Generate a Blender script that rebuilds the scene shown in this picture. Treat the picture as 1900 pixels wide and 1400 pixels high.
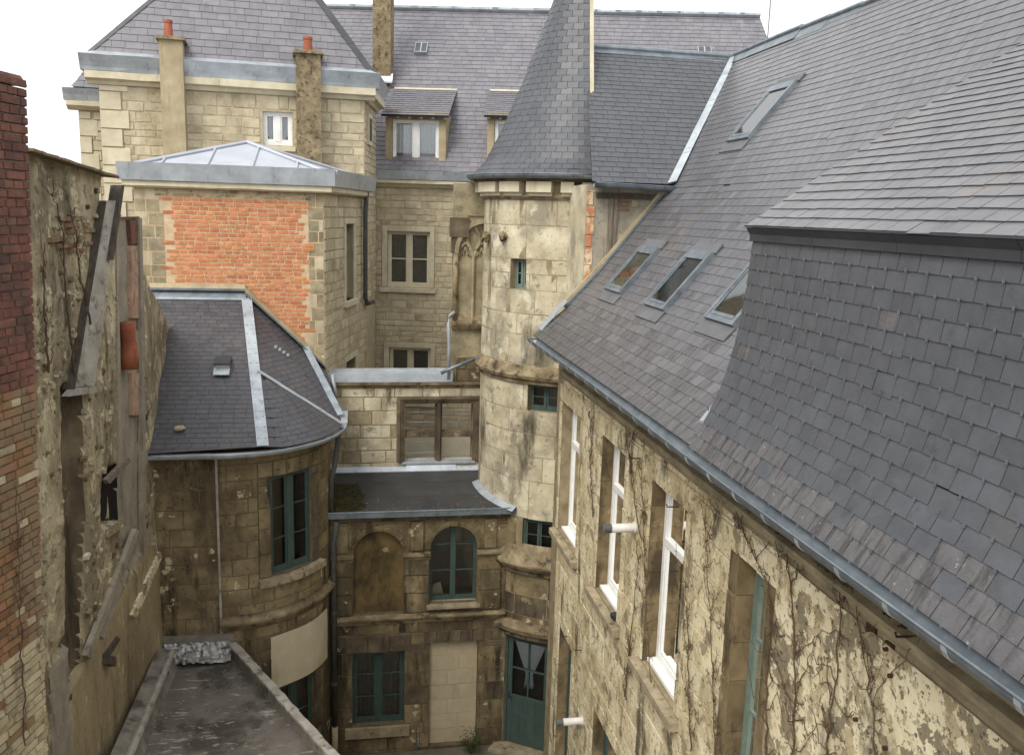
import bpy, math, random
import numpy as np
from mathutils import Matrix, Vector

random.seed(11)
sc = bpy.context.scene
for o in list(bpy.data.objects):
    bpy.data.objects.remove(o)

# ------------------------------------------------------------------ camera
F = 1640.0          # focal length in pixels of the 1900 px wide photograph
H = 10.2            # eye height above the courtyard
_y = np.array([658 - 950.0, 700 - 389.0, -F]); _y /= np.linalg.norm(_y)
_z = np.cross(np.array([1, -0.03, 0]), _y); _z /= np.linalg.norm(_z)
if _z[1] < 0: _z = -_z
_x = np.cross(_y, _z)
M = np.array([_x, _y, _z])
CAM = np.array([0, 0, H])
cd = bpy.data.cameras.new('camera'); cam = bpy.data.objects.new('camera', cd)
sc.collection.objects.link(cam); sc.camera = cam
cd.sensor_fit = 'HORIZONTAL'; cd.sensor_width = 36.0; cd.lens = 36.0 * F / 1900.0
cd.clip_start = 0.05; cd.clip_end = 2000
cam.matrix_world = Matrix.Translation((0, 0, H)) @ Matrix(M.tolist()).to_4x4()

# ------------------------------------------------------------------ light
SUN_AZ, SUN_EL = math.radians(-138), math.radians(48)     # azimuth from +Y towards +X
w = bpy.data.worlds.new('World'); sc.world = w; w.use_nodes = True
nt = w.node_tree; nt.nodes.clear()
sky = nt.nodes.new('ShaderNodeTexSky'); sky.sky_type = 'NISHITA'; sky.sun_disc = False
sky.sun_elevation = SUN_EL; sky.sun_rotation = SUN_AZ; sky.air_density = 1.0; sky.dust_density = 4.0; sky.ozone_density = 1.0
hs = nt.nodes.new('ShaderNodeHueSaturation'); hs.inputs['Saturation'].default_value = 0.10
mx = nt.nodes.new('ShaderNodeMix'); mx.data_type = 'RGBA'; mx.inputs[0].default_value = 0.72   # an even overcast veil
mx.inputs[7].default_value = (8.6, 8.75, 9.0, 1)
bg = nt.nodes.new('ShaderNodeBackground'); bg.inputs['Strength'].default_value = 0.12
wo = nt.nodes.new('ShaderNodeOutputWorld')
nt.links.new(sky.outputs[0], hs.inputs['Color']); nt.links.new(hs.outputs[0], mx.inputs[6])
nt.links.new(mx.outputs[2], bg.inputs['Color']); nt.links.new(bg.outputs[0], wo.inputs['Surface'])
sl = bpy.data.lights.new('sun', 'SUN'); sl.energy = 1.5; sl.angle = math.radians(30); sl.color = (1, 0.95, 0.87)
so = bpy.data.objects.new('sun', sl); sc.collection.objects.link(so)
sd = Vector((math.sin(SUN_AZ) * math.cos(SUN_EL), math.cos(SUN_AZ) * math.cos(SUN_EL), math.sin(SUN_EL)))
so.rotation_euler = sd.to_track_quat('Z', 'Y').to_euler()
sc.view_settings.view_transform = 'Standard'; sc.view_settings.look = 'None'
sc.view_settings.exposure = 0.75; sc.view_settings.gamma = 1.0; sc.view_settings.use_curve_mapping = False

# ------------------------------------------------------------------ pixels to places
def ray(x, y): return M @ np.array([x - 950.0, 700.0 - y, -F])
def on_plane(x, y, p, n):
    d = ray(x, y); n = np.array(n, float)
    return CAM + d * (np.dot(np.array(p, float) - CAM, n) / np.dot(d, n))
def onX(x, y, X): return on_plane(x, y, (X, 0, 0), (1, 0, 0))
def onY(x, y, Y): return on_plane(x, y, (0, Y, 0), (0, 1, 0))
def onZ(x, y, Z): return on_plane(x, y, (0, 0, Z), (0, 0, 1))
def to_px(p):
    c = M.T @ (np.array(p, float) - CAM)
    if c[2] > -0.1: return None
    return 950 + F * c[0] / -c[2], 700 - F * c[1] / -c[2]

# ------------------------------------------------------------------ materials
def srgb(r, g, b):
    f = lambda c: (c / 12.92 if c <= 0.04045 else ((c + 0.055) / 1.055) ** 2.4)
    return (f(r / 255), f(g / 255), f(b / 255), 1)

def material(name, ramp, scale=1.5, stretch=(1, 1, 1), var=0.25, layers=(), rough=0.85, spec=0.3,
             bump=0.3, bump_scale=40, metallic=0.0, detail=6, rough_var=0.0, hue=0.0, bump_dist=0.01):
    """ramp: [(pos, rgb)...] driven by noise; var: brightness change per piece; layers: (rgb, scale, stretch, lo, hi, strength)"""
    m = bpy.data.materials.new(name); m.use_nodes = True
    t = m.node_tree; N = t.nodes; L = t.links
    b = N['Principled BSDF']
    geo = N.new('ShaderNodeNewGeometry')
    att = N.new('ShaderNodeAttribute'); att.attribute_name = 'var'
    def mapped(st):
        mp = N.new('ShaderNodeMapping'); mp.inputs['Scale'].default_value = st
        L.new(geo.outputs['Position'], mp.inputs['Vector'])
        return mp
    # shift the pattern from piece to piece
    mp = mapped(stretch)
    sh = N.new('ShaderNodeVectorMath'); sh.operation = 'ADD'
    cx = N.new('ShaderNodeCombineXYZ')
    mu = N.new('ShaderNodeMath'); mu.operation = 'MULTIPLY'; mu.inputs[1].default_value = 0.6 if var > 0 else 0
    L.new(att.outputs['Fac'], mu.inputs[0]); L.new(mu.outputs[0], cx.inputs[0]); L.new(mu.outputs[0], cx.inputs[1])
    L.new(mp.outputs[0], sh.inputs[0]); L.new(cx.outputs[0], sh.inputs[1])
    no = N.new('ShaderNodeTexNoise'); no.inputs['Scale'].default_value = scale; no.inputs['Detail'].default_value = detail
    no.inputs['Roughness'].default_value = 0.62
    L.new(sh.outputs[0], no.inputs['Vector'])
    cr = N.new('ShaderNodeValToRGB'); e = cr.color_ramp.elements
    for i, (p, c) in enumerate(ramp):
        el = e[i] if i < 2 else e.new(p)
        el.position = p; el.color = c if len(c) == 4 else (*c, 1)
    L.new(no.outputs['Fac'], cr.inputs['Fac'])
    col = cr.outputs[0]
    if var or hue:
        mr = N.new('ShaderNodeMapRange'); mr.inputs['To Min'].default_value = 1 - var; mr.inputs['To Max'].default_value = 1 + var
        L.new(att.outputs['Fac'], mr.inputs['Value'])
        hv = N.new('ShaderNodeHueSaturation')
        L.new(col, hv.inputs['Color']); L.new(mr.outputs[0], hv.inputs['Value'])
        if hue:
            fr = N.new('ShaderNodeMath'); fr.operation = 'MULTIPLY'; fr.inputs[1].default_value = 7.31
            f2 = N.new('ShaderNodeMath'); f2.operation = 'FRACT'
            m3 = N.new('ShaderNodeMapRange'); m3.inputs['To Min'].default_value = 0.5 - hue; m3.inputs['To Max'].default_value = 0.5 + hue
            L.new(att.outputs['Fac'], fr.inputs[0]); L.new(fr.outputs[0], f2.inputs[0]); L.new(f2.outputs[0], m3.inputs['Value'])
            L.new(m3.outputs[0], hv.inputs['Hue'])
        col = hv.outputs[0]
    for k, (lc, ls, lst, lo, hi, stg) in enumerate(layers):
        mp2 = mapped(lst); mp2.inputs['Location'].default_value = (3.7 * k + 1.3, 1.9 * k, 0.7 * k)
        n2 = N.new('ShaderNodeTexNoise'); n2.inputs['Scale'].default_value = ls; n2.inputs['Detail'].default_value = 8
        n2.inputs['Roughness'].default_value = 0.66
        L.new(mp2.outputs[0], n2.inputs['Vector'])
        r2 = N.new('ShaderNodeMapRange'); r2.inputs['From Min'].default_value = lo; r2.inputs['From Max'].default_value = hi
        r2.inputs['To Max'].default_value = stg; r2.interpolation_type = 'SMOOTHSTEP'
        L.new(n2.outputs['Fac'], r2.inputs['Value'])
        mi = N.new('ShaderNodeMix'); mi.data_type = 'RGBA'; mi.inputs[7].default_value = lc
        L.new(r2.outputs[0], mi.inputs[0]); L.new(col, mi.inputs[6]); col = mi.outputs[2]
    L.new(col, b.inputs['Base Color'])
    b.inputs['Roughness'].default_value = rough; b.inputs['Specular IOR Level'].default_value = spec
    b.inputs['Metallic'].default_value = metallic
    if rough_var:
        rr = N.new('ShaderNodeMapRange'); rr.inputs['To Min'].default_value = rough - rough_var; rr.inputs['To Max'].default_value = rough + rough_var
        L.new(att.outputs['Fac'], rr.inputs['Value']); L.new(rr.outputs[0], b.inputs['Roughness'])
    if bump:
        n3 = N.new('ShaderNodeTexNoise'); n3.inputs['Scale'].default_value = bump_scale; n3.inputs['Detail'].default_value = 8
        n3.inputs['Roughness'].default_value = 0.7
        L.new(geo.outputs['Position'], n3.inputs['Vector'])
        bu = N.new('ShaderNodeBump'); bu.inputs['Strength'].default_value = bump; bu.inputs['Distance'].default_value = bump_dist
        L.new(n3.outputs['Fac'], bu.inputs['Height']); L.new(bu.outputs[0], b.inputs['Normal'])
    return m

S1 = (1, 1, 1); SV = (2.2, 2.2, 0.35)      # SV: stains that run down
grime = srgb(62, 54, 42); soot = srgb(40, 36, 31)
MT = {}
MT['stone_pale'] = material('pale_limestone', [(0.25, srgb(144, 131, 106)), (0.5, srgb(184, 172, 144)), (0.75, srgb(202, 193, 168))], 2.2, var=0.10, bump=0.6, bump_scale=25,
    layers=[(srgb(130, 118, 95), 1.1, SV, 0.5, 0.72, 0.6), (srgb(108, 97, 76), 14, S1, 0.56, 0.7, 0.45)])
MT['stone_grey'] = material('grey_corner_stone', [(0.25, srgb(112, 103, 82)), (0.5, srgb(146, 135, 108)), (0.75, srgb(172, 160, 130))], 3.5, var=0.12, bump=0.7, bump_scale=22,
    layers=[(srgb(104, 98, 82), 2.2, S1, 0.5, 0.64, 0.6), (srgb(82, 72, 56), 14, S1, 0.57, 0.68, 0.5)])
MT['stone_trim'] = material('dressed_limestone', [(0.3, srgb(180, 170, 144)), (0.7, srgb(208, 199, 174))], 3, var=0.07, bump=0.2,
    layers=[(srgb(120, 109, 88), 2.2, SV, 0.56, 0.75, 0.55)])
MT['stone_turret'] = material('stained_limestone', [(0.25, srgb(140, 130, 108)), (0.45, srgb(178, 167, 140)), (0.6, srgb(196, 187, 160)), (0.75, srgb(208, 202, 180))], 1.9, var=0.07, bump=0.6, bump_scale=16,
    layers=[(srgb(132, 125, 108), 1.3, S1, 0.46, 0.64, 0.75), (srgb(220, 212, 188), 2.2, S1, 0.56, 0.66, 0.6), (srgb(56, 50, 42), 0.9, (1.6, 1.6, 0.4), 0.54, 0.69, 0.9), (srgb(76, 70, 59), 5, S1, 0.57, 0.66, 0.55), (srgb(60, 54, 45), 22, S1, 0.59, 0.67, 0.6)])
MT['stone_court'] = material('grimy_shaded_limestone', [(0.25, srgb(82, 72, 53)), (0.5, srgb(122, 108, 80)), (0.75, srgb(158, 142, 107))], 1.9, var=0.12, bump=0.6, bump_scale=18,
    layers=[(srgb(72, 62, 46), 0.9, (1.2, 1.2, 0.5), 0.44, 0.6, 0.85), (srgb(36, 32, 26), 1.5, (1.8, 1.8, 0.4), 0.53, 0.66, 0.85), (srgb(196, 184, 152), 3.0, S1, 0.62, 0.65, 0.75), (srgb(40, 36, 30), 12, S1, 0.57, 0.66, 0.65)])  # real grime, its dark layers deepened to stand in for courtyard shade
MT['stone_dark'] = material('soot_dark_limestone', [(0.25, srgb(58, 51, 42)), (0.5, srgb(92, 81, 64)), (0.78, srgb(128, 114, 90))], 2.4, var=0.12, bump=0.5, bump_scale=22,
    layers=[(soot, 1.3, SV, 0.5, 0.68, 0.75), (srgb(164, 150, 120), 3.5, S1, 0.62, 0.68, 0.6)])
MT['joint'] = material('old_mortar', [(0.3, srgb(112, 100, 76)), (0.7, srgb(158, 144, 114))], 5, var=0, bump=0.6)
MT['joint_dark'] = material('dark_mortar', [(0.3, srgb(80, 70, 53)), (0.7, srgb(120, 107, 82))], 5, var=0, bump=0.6)
MT['plaster_right'] = material('peeling_plaster', [(0.3, srgb(170, 154, 120)), (0.5, srgb(206, 192, 156)), (0.7, srgb(224, 214, 184))], 1.3, var=0.07, bump=0.9, bump_scale=14, bump_dist=0.02,
    layers=[(srgb(162, 144, 106), 2.4, (1, 1, 0.5), 0.5, 0.58, 0.6), (srgb(108, 96, 74), 4.0, S1, 0.55, 0.61, 0.7), (srgb(58, 51, 41), 1.2, (1.7, 1.7, 0.4), 0.55, 0.65, 0.85), (srgb(226, 216, 186), 6, S1, 0.59, 0.61, 0.6), (srgb(56, 49, 39), 22, S1, 0.575, 0.62, 0.7)])
MT['orange_stain'] = material('rust_stained_stone', [(0.3, srgb(186, 164, 126)), (0.7, srgb(212, 198, 168))], 4, var=0.1, bump=0.7,
    layers=[(srgb(178, 106, 66), 5, (1, 1, 0.6), 0.44, 0.54, 0.8), (srgb(150, 84, 56), 12, S1, 0.56, 0.62, 0.7)])
MT['pink_plaster'] = material('pink_plaster', [(0.3, srgb(150, 120, 102)), (0.7, srgb(184, 156, 134))], 4, var=0.1, bump=0.7,
    layers=[(srgb(130, 70, 52), 4, S1, 0.58, 0.63, 0.7), (srgb(120, 108, 92), 6, S1, 0.54, 0.6, 0.6)])
MT['lead_pale'] = material('pale_lead', [(0.3, srgb(88, 89, 91)), (0.7, srgb(108, 109, 110))], 3, var=0.05, rough=0.6, spec=0.3, bump=0.15)
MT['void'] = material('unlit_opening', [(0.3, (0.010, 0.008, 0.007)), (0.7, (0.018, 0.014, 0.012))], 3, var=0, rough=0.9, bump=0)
MT['grey_plastic'] = material('grey_plastic', [(0.3, srgb(92, 92, 90)), (0.7, srgb(116, 116, 112))], 5, var=0, rough=0.5, bump=0)
MT['white_render'] = material('brightened_render', [(0.3, srgb(206, 196, 170)), (0.7, srgb(228, 220, 196))], 2, var=0, bump=0.3, layers=[(srgb(180, 168, 140), 1.5, SV, 0.55, 0.7, 0.5)])
MT['joint_pale'] = material('pale_mortar', [(0.3, srgb(150, 138, 112)), (0.7, srgb(186, 174, 146))], 5, var=0, bump=0.6)
MT['plaster_peel'] = material('flaking_plaster', [(0.3, srgb(204, 190, 154)), (0.7, srgb(230, 220, 188))], 2.3, var=0, bump=0.9, bump_scale=12, bump_dist=0.02,
    layers=[(srgb(122, 111, 90), 2.6, S1, 0.51, 0.522, 0.9), (srgb(166, 150, 116), 6.5, S1, 0.53, 0.545, 0.75), (srgb(78, 69, 56), 1.0, (1.4, 1.4, 0.4), 0.54, 0.66, 0.75), (srgb(216, 204, 170), 9, S1, 0.6, 0.615, 0.7), (srgb(54, 47, 38), 18, S1, 0.57, 0.605, 0.75)])
MT['jamb'] = material('weathered_shaded_jamb_stone', [(0.3, srgb(84, 71, 50)), (0.7, srgb(140, 122, 90))], 2.6, var=0.1, bump=0.5,
    layers=[(srgb(52, 44, 33), 3.0, (1, 1, 0.4), 0.5, 0.62, 0.75), (srgb(176, 160, 122), 3.4, S1, 0.62, 0.7, 0.6)])
MT['sill'] = material('weathered_sill', [(0.3, srgb(118, 106, 86)), (0.7, srgb(170, 156, 128))], 5, var=0.08, bump=0.5,
    layers=[(srgb(64, 56, 46), 6, S1, 0.55, 0.68, 0.8)])
MT['rubble'] = material('rubble_wall_render', [(0.25, srgb(110, 100, 80)), (0.45, srgb(164, 151, 122)), (0.7, srgb(202, 190, 158))], 2.2, var=0.2, bump=1.0, bump_scale=13, bump_dist=0.035,
    layers=[(srgb(116, 106, 86), 1.2, (1, 1, 0.45), 0.46, 0.6, 0.7), (srgb(212, 201, 168), 3.5, S1, 0.55, 0.6, 0.75), (srgb(66, 58, 47), 9, S1, 0.56, 0.6, 0.55), (srgb(146, 98, 74), 3.4, S1, 0.655, 0.69, 0.6), (srgb(56, 50, 42), 0.8, (1.5, 1.5, 0.3), 0.54, 0.67, 0.8), (srgb(56, 50, 41), 30, S1, 0.58, 0.63, 0.45)])
MT['plaster_low'] = material('ochre_render', [(0.3, srgb(126, 112, 86)), (0.7, srgb(166, 150, 116))], 2.0, stretch=(1, 1, 0.5), var=0, bump=0.8, bump_scale=20,
    layers=[(srgb(196, 182, 148), 5, (2, 2, 0.5), 0.6, 0.64, 0.7), (srgb(84, 74, 57), 1.2, SV, 0.5, 0.7, 0.7), (srgb(70, 62, 49), 16, S1, 0.58, 0.64, 0.5)])
MT['panel_grey'] = material('blind_arch_render', [(0.3, srgb(80, 66, 40)), (0.7, srgb(124, 104, 66))], 1.6, var=0, bump=0.3,
    layers=[(srgb(52, 44, 30), 1.5, (1, 1, 0.6), 0.46, 0.66, 0.85), (srgb(56, 46, 32), 5.0, (1.5, 1, 0.5), 0.6, 0.63, 0.5)])
MT['cement'] = material('cement_render', [(0.3, srgb(140, 126, 100)), (0.7, srgb(176, 162, 132))], 2.5, var=0.05, bump=0.5, bump_scale=60,
    layers=[(srgb(92, 82, 64), 3, SV, 0.55, 0.72, 0.5)])
MT['cement_rough'] = material('pitted_cement', [(0.3, srgb(96, 84, 64)), (0.7, srgb(154, 138, 108))], 6, var=0.05, bump=1.0, bump_scale=22, bump_dist=0.03,
    layers=[(srgb(58, 50, 38), 11, S1, 0.54, 0.62, 0.8)])
MT['cement_grey'] = material('grey_mortar_fill', [(0.3, srgb(124, 117, 103)), (0.7, srgb(164, 156, 138))], 2.5, var=0.05, bump=0.7,
    layers=[(srgb(84, 76, 64), 2.0, SV, 0.52, 0.7, 0.7), (srgb(70, 63, 53), 14, S1, 0.58, 0.64, 0.5)])
MT['slate'] = material('blue_black_slate', [(0.3, srgb(64, 63, 67)), (0.7, srgb(82, 81, 84))], 5, var=0.08, rough=0.45, spec=0.5, bump=0.25, bump_scale=30, rough_var=0.05,
    layers=[(srgb(104, 97, 88), 0.9, (1, 1, 1), 0.58, 0.76, 0.5), (srgb(150, 150, 146), 40, S1, 0.68, 0.74, 0.4)])
MT['slate_new'] = material('dark_new_slate', [(0.3, srgb(64, 66, 70)), (0.7, srgb(80, 82, 86))], 4, var=0.06, rough=0.47, spec=0.5, bump=0.25, bump_scale=35, rough_var=0.06,
    layers=[(srgb(48, 46, 45), 2.2, (0.6, 2, 2), 0.58, 0.7, 0.5), (srgb(116, 112, 104), 30, S1, 0.66, 0.74, 0.4), (srgb(96, 90, 80), 1.0, S1, 0.6, 0.75, 0.4)])
MT['slate_old'] = material('lilac_grey_slate', [(0.3, srgb(98, 96, 101)), (0.7, srgb(120, 118, 122))], 3, var=0.07, rough=0.42, spec=0.5, bump=0.3, bump_scale=30, rough_var=0.05,
    layers=[(srgb(124, 114, 102), 0.9, S1, 0.58, 0.74, 0.4), (srgb(82, 79, 80), 2.0, (2.5, 2.5, 0.8), 0.56, 0.7, 0.45), (srgb(176, 171, 164), 22, S1, 0.68, 0.73, 0.55)])
MT['slate_right'] = material('weathered_grey_slate', [(0.3, srgb(80, 79, 82)), (0.7, srgb(100, 99, 101))], 3, var=0.07, rough=0.36, spec=0.6, bump=0.3, bump_scale=28, rough_var=0.05,
    layers=[(srgb(112, 100, 86), 0.8, (1, 1, 1), 0.56, 0.72, 0.5), (srgb(60, 57, 56), 1.6, (3.0, 3.0, 0.9), 0.54, 0.68, 0.5), (srgb(168, 164, 155), 20, S1, 0.67, 0.72, 0.55)])
MT['slate_stained'] = material('soot_streaked_slate', [(0.3, srgb(74, 72, 73)), (0.7, srgb(94, 92, 93))], 4, stretch=(3, 3, 1), var=0.06, rough=0.38, spec=0.58, bump=0.5, bump_scale=30,
    layers=[(srgb(48, 45, 44), 5, (0.5, 3.0, 0.5), 0.5, 0.62, 0.75), (srgb(158, 154, 144), 20, S1, 0.64, 0.68, 0.7)])
MT['slate_bed'] = material('roof_underlay', [(0.3, srgb(34, 33, 34)), (0.7, srgb(46, 44, 44))], 8, var=0, rough=0.8)
MT['zinc'] = material('zinc_sheet', [(0.3, srgb(148, 156, 162)), (0.7, srgb(184, 190, 195))], 3, var=0.06, rough=0.42, spec=0.5, metallic=0.3, bump=0.1, bump_scale=6,
    layers=[(srgb(112, 120, 127), 3, SV, 0.54, 0.7, 0.6), (srgb(206, 210, 210), 6, S1, 0.62, 0.7, 0.5)])
MT['zinc_light'] = material('new_zinc_sheet', [(0.3, srgb(164, 168, 176)), (0.7, srgb(182, 186, 193))], 2, var=0.05, rough=0.5, spec=0.4, metallic=0.2, bump=0.05, bump_scale=5,
    layers=[(srgb(150, 157, 167), 2, S1, 0.55, 0.75, 0.5)])
MT['zinc_dark'] = material('weathered_zinc', [(0.3, srgb(92, 101, 107)), (0.7, srgb(130, 138, 143))], 4, var=0.06, rough=0.42, spec=0.5, metallic=0.35, bump=0.1, bump_scale=8,
    layers=[(srgb(74, 76, 76), 5, S1, 0.56, 0.7, 0.6), (srgb(160, 166, 168), 9, SV, 0.62, 0.7, 0.5)])
MT['lead'] = material('lead_flashing', [(0.3, srgb(56, 58, 61)), (0.7, srgb(70, 72, 75))], 3, var=0.05, rough=0.6, spec=0.3, bump=0.15)
MT['cast_iron'] = material('painted_downpipe', [(0.3, srgb(62, 64, 62)), (0.7, srgb(88, 88, 84))], 6, var=0, rough=0.6,
    layers=[(srgb(96, 78, 60), 5, S1, 0.6, 0.7, 0.5)])
MT['foil'] = material('silver_bitumen_flashing', [(0.3, srgb(122, 122, 120)), (0.7, srgb(190, 190, 188))], 6, var=0, rough=0.42, metallic=0.4, bump=0.4, bump_scale=10,
    layers=[(srgb(84, 80, 74), 5, (1, 3, 3), 0.5, 0.6, 0.85)])
MT['felt'] = material('roofing_felt', [(0.3, srgb(50, 50, 50)), (0.7, srgb(68, 68, 66))], 2, var=0, rough=0.75, bump=0.3, bump_scale=60,
    layers=[(srgb(90, 88, 82), 3, (0.3, 2, 1), 0.6, 0.72, 0.5)])
MT['felt_old'] = material('cracked_bitumen_roof', [(0.3, srgb(92, 87, 80)), (0.7, srgb(126, 119, 110))], 2, var=0, rough=0.6, bump=0.7, bump_scale=12, bump_dist=0.03,
    layers=[(srgb(64, 58, 52), 1.2, (1, 1, 1), 0.5, 0.62, 0.75), (srgb(176, 166, 148), 3.5, (0.7, 3, 1), 0.58, 0.63, 0.75), (srgb(66, 55, 44), 4, (3, 0.6, 1), 0.6, 0.7, 0.7)])
MT['parapet'] = material('grey_render_parapet', [(0.3, srgb(96, 90, 82)), (0.7, srgb(142, 136, 124))], 3, var=0, bump=0.5,
    layers=[(srgb(64, 58, 50), 2.5, S1, 0.52, 0.66, 0.75)])
MT['parapet_cap'] = material('pale_parapet_cap', [(0.3, srgb(132, 126, 116)), (0.7, srgb(176, 170, 158))], 4, var=0, bump=0.5,
    layers=[(srgb(84, 78, 70), 4, S1, 0.54, 0.66, 0.75)])
MT['brick_orange'] = material('orange_brick', [(0.3, srgb(168, 104, 68)), (0.7, srgb(202, 138, 98))], 6, var=0.16, hue=0.008, bump=0.5, bump_scale=50,
    layers=[(srgb(212, 172, 138), 7, S1, 0.53, 0.68, 0.6), (srgb(120, 82, 60), 2, S1, 0.56, 0.7, 0.5), (srgb(96, 70, 54), 1.0, SV, 0.58, 0.72, 0.5)])
MT['brick_brown'] = material('red_brown_brick', [(0.3, srgb(92, 62, 54)), (0.7, srgb(130, 88, 74))], 7, var=0.2, hue=0.008, bump=0.8, bump_scale=35,
    layers=[(srgb(78, 66, 61), 3, S1, 0.5, 0.66, 0.65), (srgb(140, 122, 106), 18, S1, 0.62, 0.68, 0.5)])
MT['brick_mixed'] = material('weathered_orange_brick', [(0.3, srgb(116, 90, 66)), (0.7, srgb(150, 112, 82))], 3, var=0.2, hue=0.012, bump=0.8,
    layers=[(srgb(132, 118, 92), 1.6, S1, 0.45, 0.58, 0.8), (srgb(70, 63, 52), 5, S1, 0.56, 0.68, 0.65)])
MT['brick_yellow'] = material('yellow_brick', [(0.3, srgb(152, 139, 110)), (0.7, srgb(194, 182, 150))], 4, var=0.16, bump=0.9, bump_scale=30,
    layers=[(srgb(98, 87, 68), 4, S1, 0.5, 0.64, 0.75), (srgb(120, 90, 66), 1.6, S1, 0.6, 0.68, 0.5)])
MT['mortar_light'] = material('light_mortar', [(0.3, srgb(176, 152, 120)), (0.7, srgb(206, 184, 152))], 8, var=0, bump=0.4)
MT['mortar_brown'] = material('brown_mortar', [(0.3, srgb(128, 110, 96)), (0.7, srgb(164, 146, 128))], 8, var=0, bump=0.4)
MT['teal'] = material('teal_paint', [(0.3, srgb(58, 74, 69)), (0.7, srgb(70, 86, 80))], 6, var=0.05, rough=0.5, bump=0.2, layers=[(srgb(48, 56, 52), 6, SV, 0.55, 0.7, 0.6), (srgb(104, 110, 100), 18, SV, 0.66, 0.7, 0.5)])
MT['teal_pale'] = material('pale_green_paint', [(0.3, srgb(98, 114, 104)), (0.7, srgb(120, 134, 122))], 6, var=0.05, rough=0.5, bump=0.15, layers=[(srgb(80, 84, 74), 6, SV, 0.55, 0.7, 0.6)])
MT['white'] = material('white_window_paint', [(0.3, srgb(214, 214, 208)), (0.7, srgb(232, 232, 228))], 5, var=0.03, rough=0.4, bump=0.05)
MT['cream'] = material('cream_window_paint', [(0.3, srgb(196, 186, 158)), (0.7, srgb(214, 206, 180))], 5, var=0.03, rough=0.5, bump=0.05)
MT['pvc'] = material('white_plastic', [(0.3, srgb(196, 193, 184)), (0.7, srgb(216, 213, 206))], 5, var=0, rough=0.4, bump=0, layers=[(srgb(150, 144, 130), 4, S1, 0.55, 0.68, 0.5)])
MT['dark_plastic'] = material('dark_plastic', [(0.3, srgb(36, 38, 40)), (0.7, srgb(52, 54, 56))], 5, var=0, rough=0.5, bump=0)
MT['terracotta'] = material('terracotta', [(0.3, srgb(132, 76, 54)), (0.7, srgb(160, 96, 70))], 6, var=0.06, rough=0.7, layers=[(srgb(92, 66, 54), 5, SV, 0.54, 0.68, 0.7)])
MT['wood'] = material('weathered_timber', [(0.3, srgb(84, 76, 66)), (0.7, srgb(136, 126, 110))], 6, stretch=(3, 3, 0.4), var=0.08, bump=0.8, bump_scale=20)
MT['wood_dark'] = material('dark_old_timber', [(0.3, srgb(58, 52, 46)), (0.7, srgb(92, 84, 74))], 6, stretch=(3, 3, 0.4), var=0.08, bump=0.8, bump_scale=20)
MT['tile_old'] = material('mossy_clay_tile', [(0.3, srgb(92, 80, 62)), (0.7, srgb(128, 112, 88))], 8, var=0.2, bump=0.6)
MT['rust'] = material('rusty_iron', [(0.3, srgb(46, 33, 26)), (0.7, srgb(84, 58, 42))], 10, var=0.1, bump=0.5)
MT['ledge_stone'] = material('eroded_moulding', [(0.25, srgb(84, 74, 56)), (0.5, srgb(126, 112, 86)), (0.8, srgb(178, 164, 132))], 3.2, var=0.1, bump=0.8, bump_scale=16, bump_dist=0.02,
    layers=[(srgb(48, 42, 34), 4, S1, 0.52, 0.64, 0.8)])
MT['infill'] = material('aerated_block', [(0.3, srgb(172, 158, 130)), (0.7, srgb(190, 176, 148))], 3, var=0.06, bump=0.25, layers=[(srgb(140, 124, 96), 2, SV, 0.56, 0.72, 0.5)])
MT['sheet'] = material('beige_board', [(0.3, srgb(190, 178, 150)), (0.7, srgb(206, 196, 168))], 3, var=0.03, rough=0.7, bump=0.1, layers=[(srgb(160, 146, 116), 2, SV, 0.58, 0.74, 0.5)])
MT['curtain'] = material('white_lace', [(0.3, srgb(226, 229, 233)), (0.7, srgb(240, 242, 244))], 10, var=0, rough=0.9, bump=0.1)
MT['net'] = material('grey_net_and_reflection', [(0.3, srgb(124, 122, 112)), (0.7, srgb(146, 142, 130))], 10, var=0, rough=0.9, bump=0.1)
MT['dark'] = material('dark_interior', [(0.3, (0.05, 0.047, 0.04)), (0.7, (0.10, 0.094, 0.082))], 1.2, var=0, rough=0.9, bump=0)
MT['vine'] = material('bare_vine_stem', [(0.3, srgb(62, 48, 36)), (0.7, srgb(98, 80, 60))], 20, var=0.1, bump=0.3)
MT['moss'] = material('moss', [(0.3, srgb(44, 34, 22)), (0.7, srgb(70, 66, 30))], 14, var=0.25, bump=0.8, bump_scale=60)
MT['leaf'] = material('green_leaf', [(0.3, srgb(38, 54, 26)), (0.7, srgb(66, 88, 40))], 10, var=0.3, rough=0.6, bump=0.1)
MT['paving'] = material('courtyard_paving', [(0.3, srgb(84, 76, 64)), (0.7, srgb(120, 110, 94))], 3, var=0.1, bump=0.6)
MT['red_cloth'] = material('red_cloth', [(0.3, srgb(150, 40, 44)), (0.7, srgb(176, 54, 58))], 3, var=0, bump=0)

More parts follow.
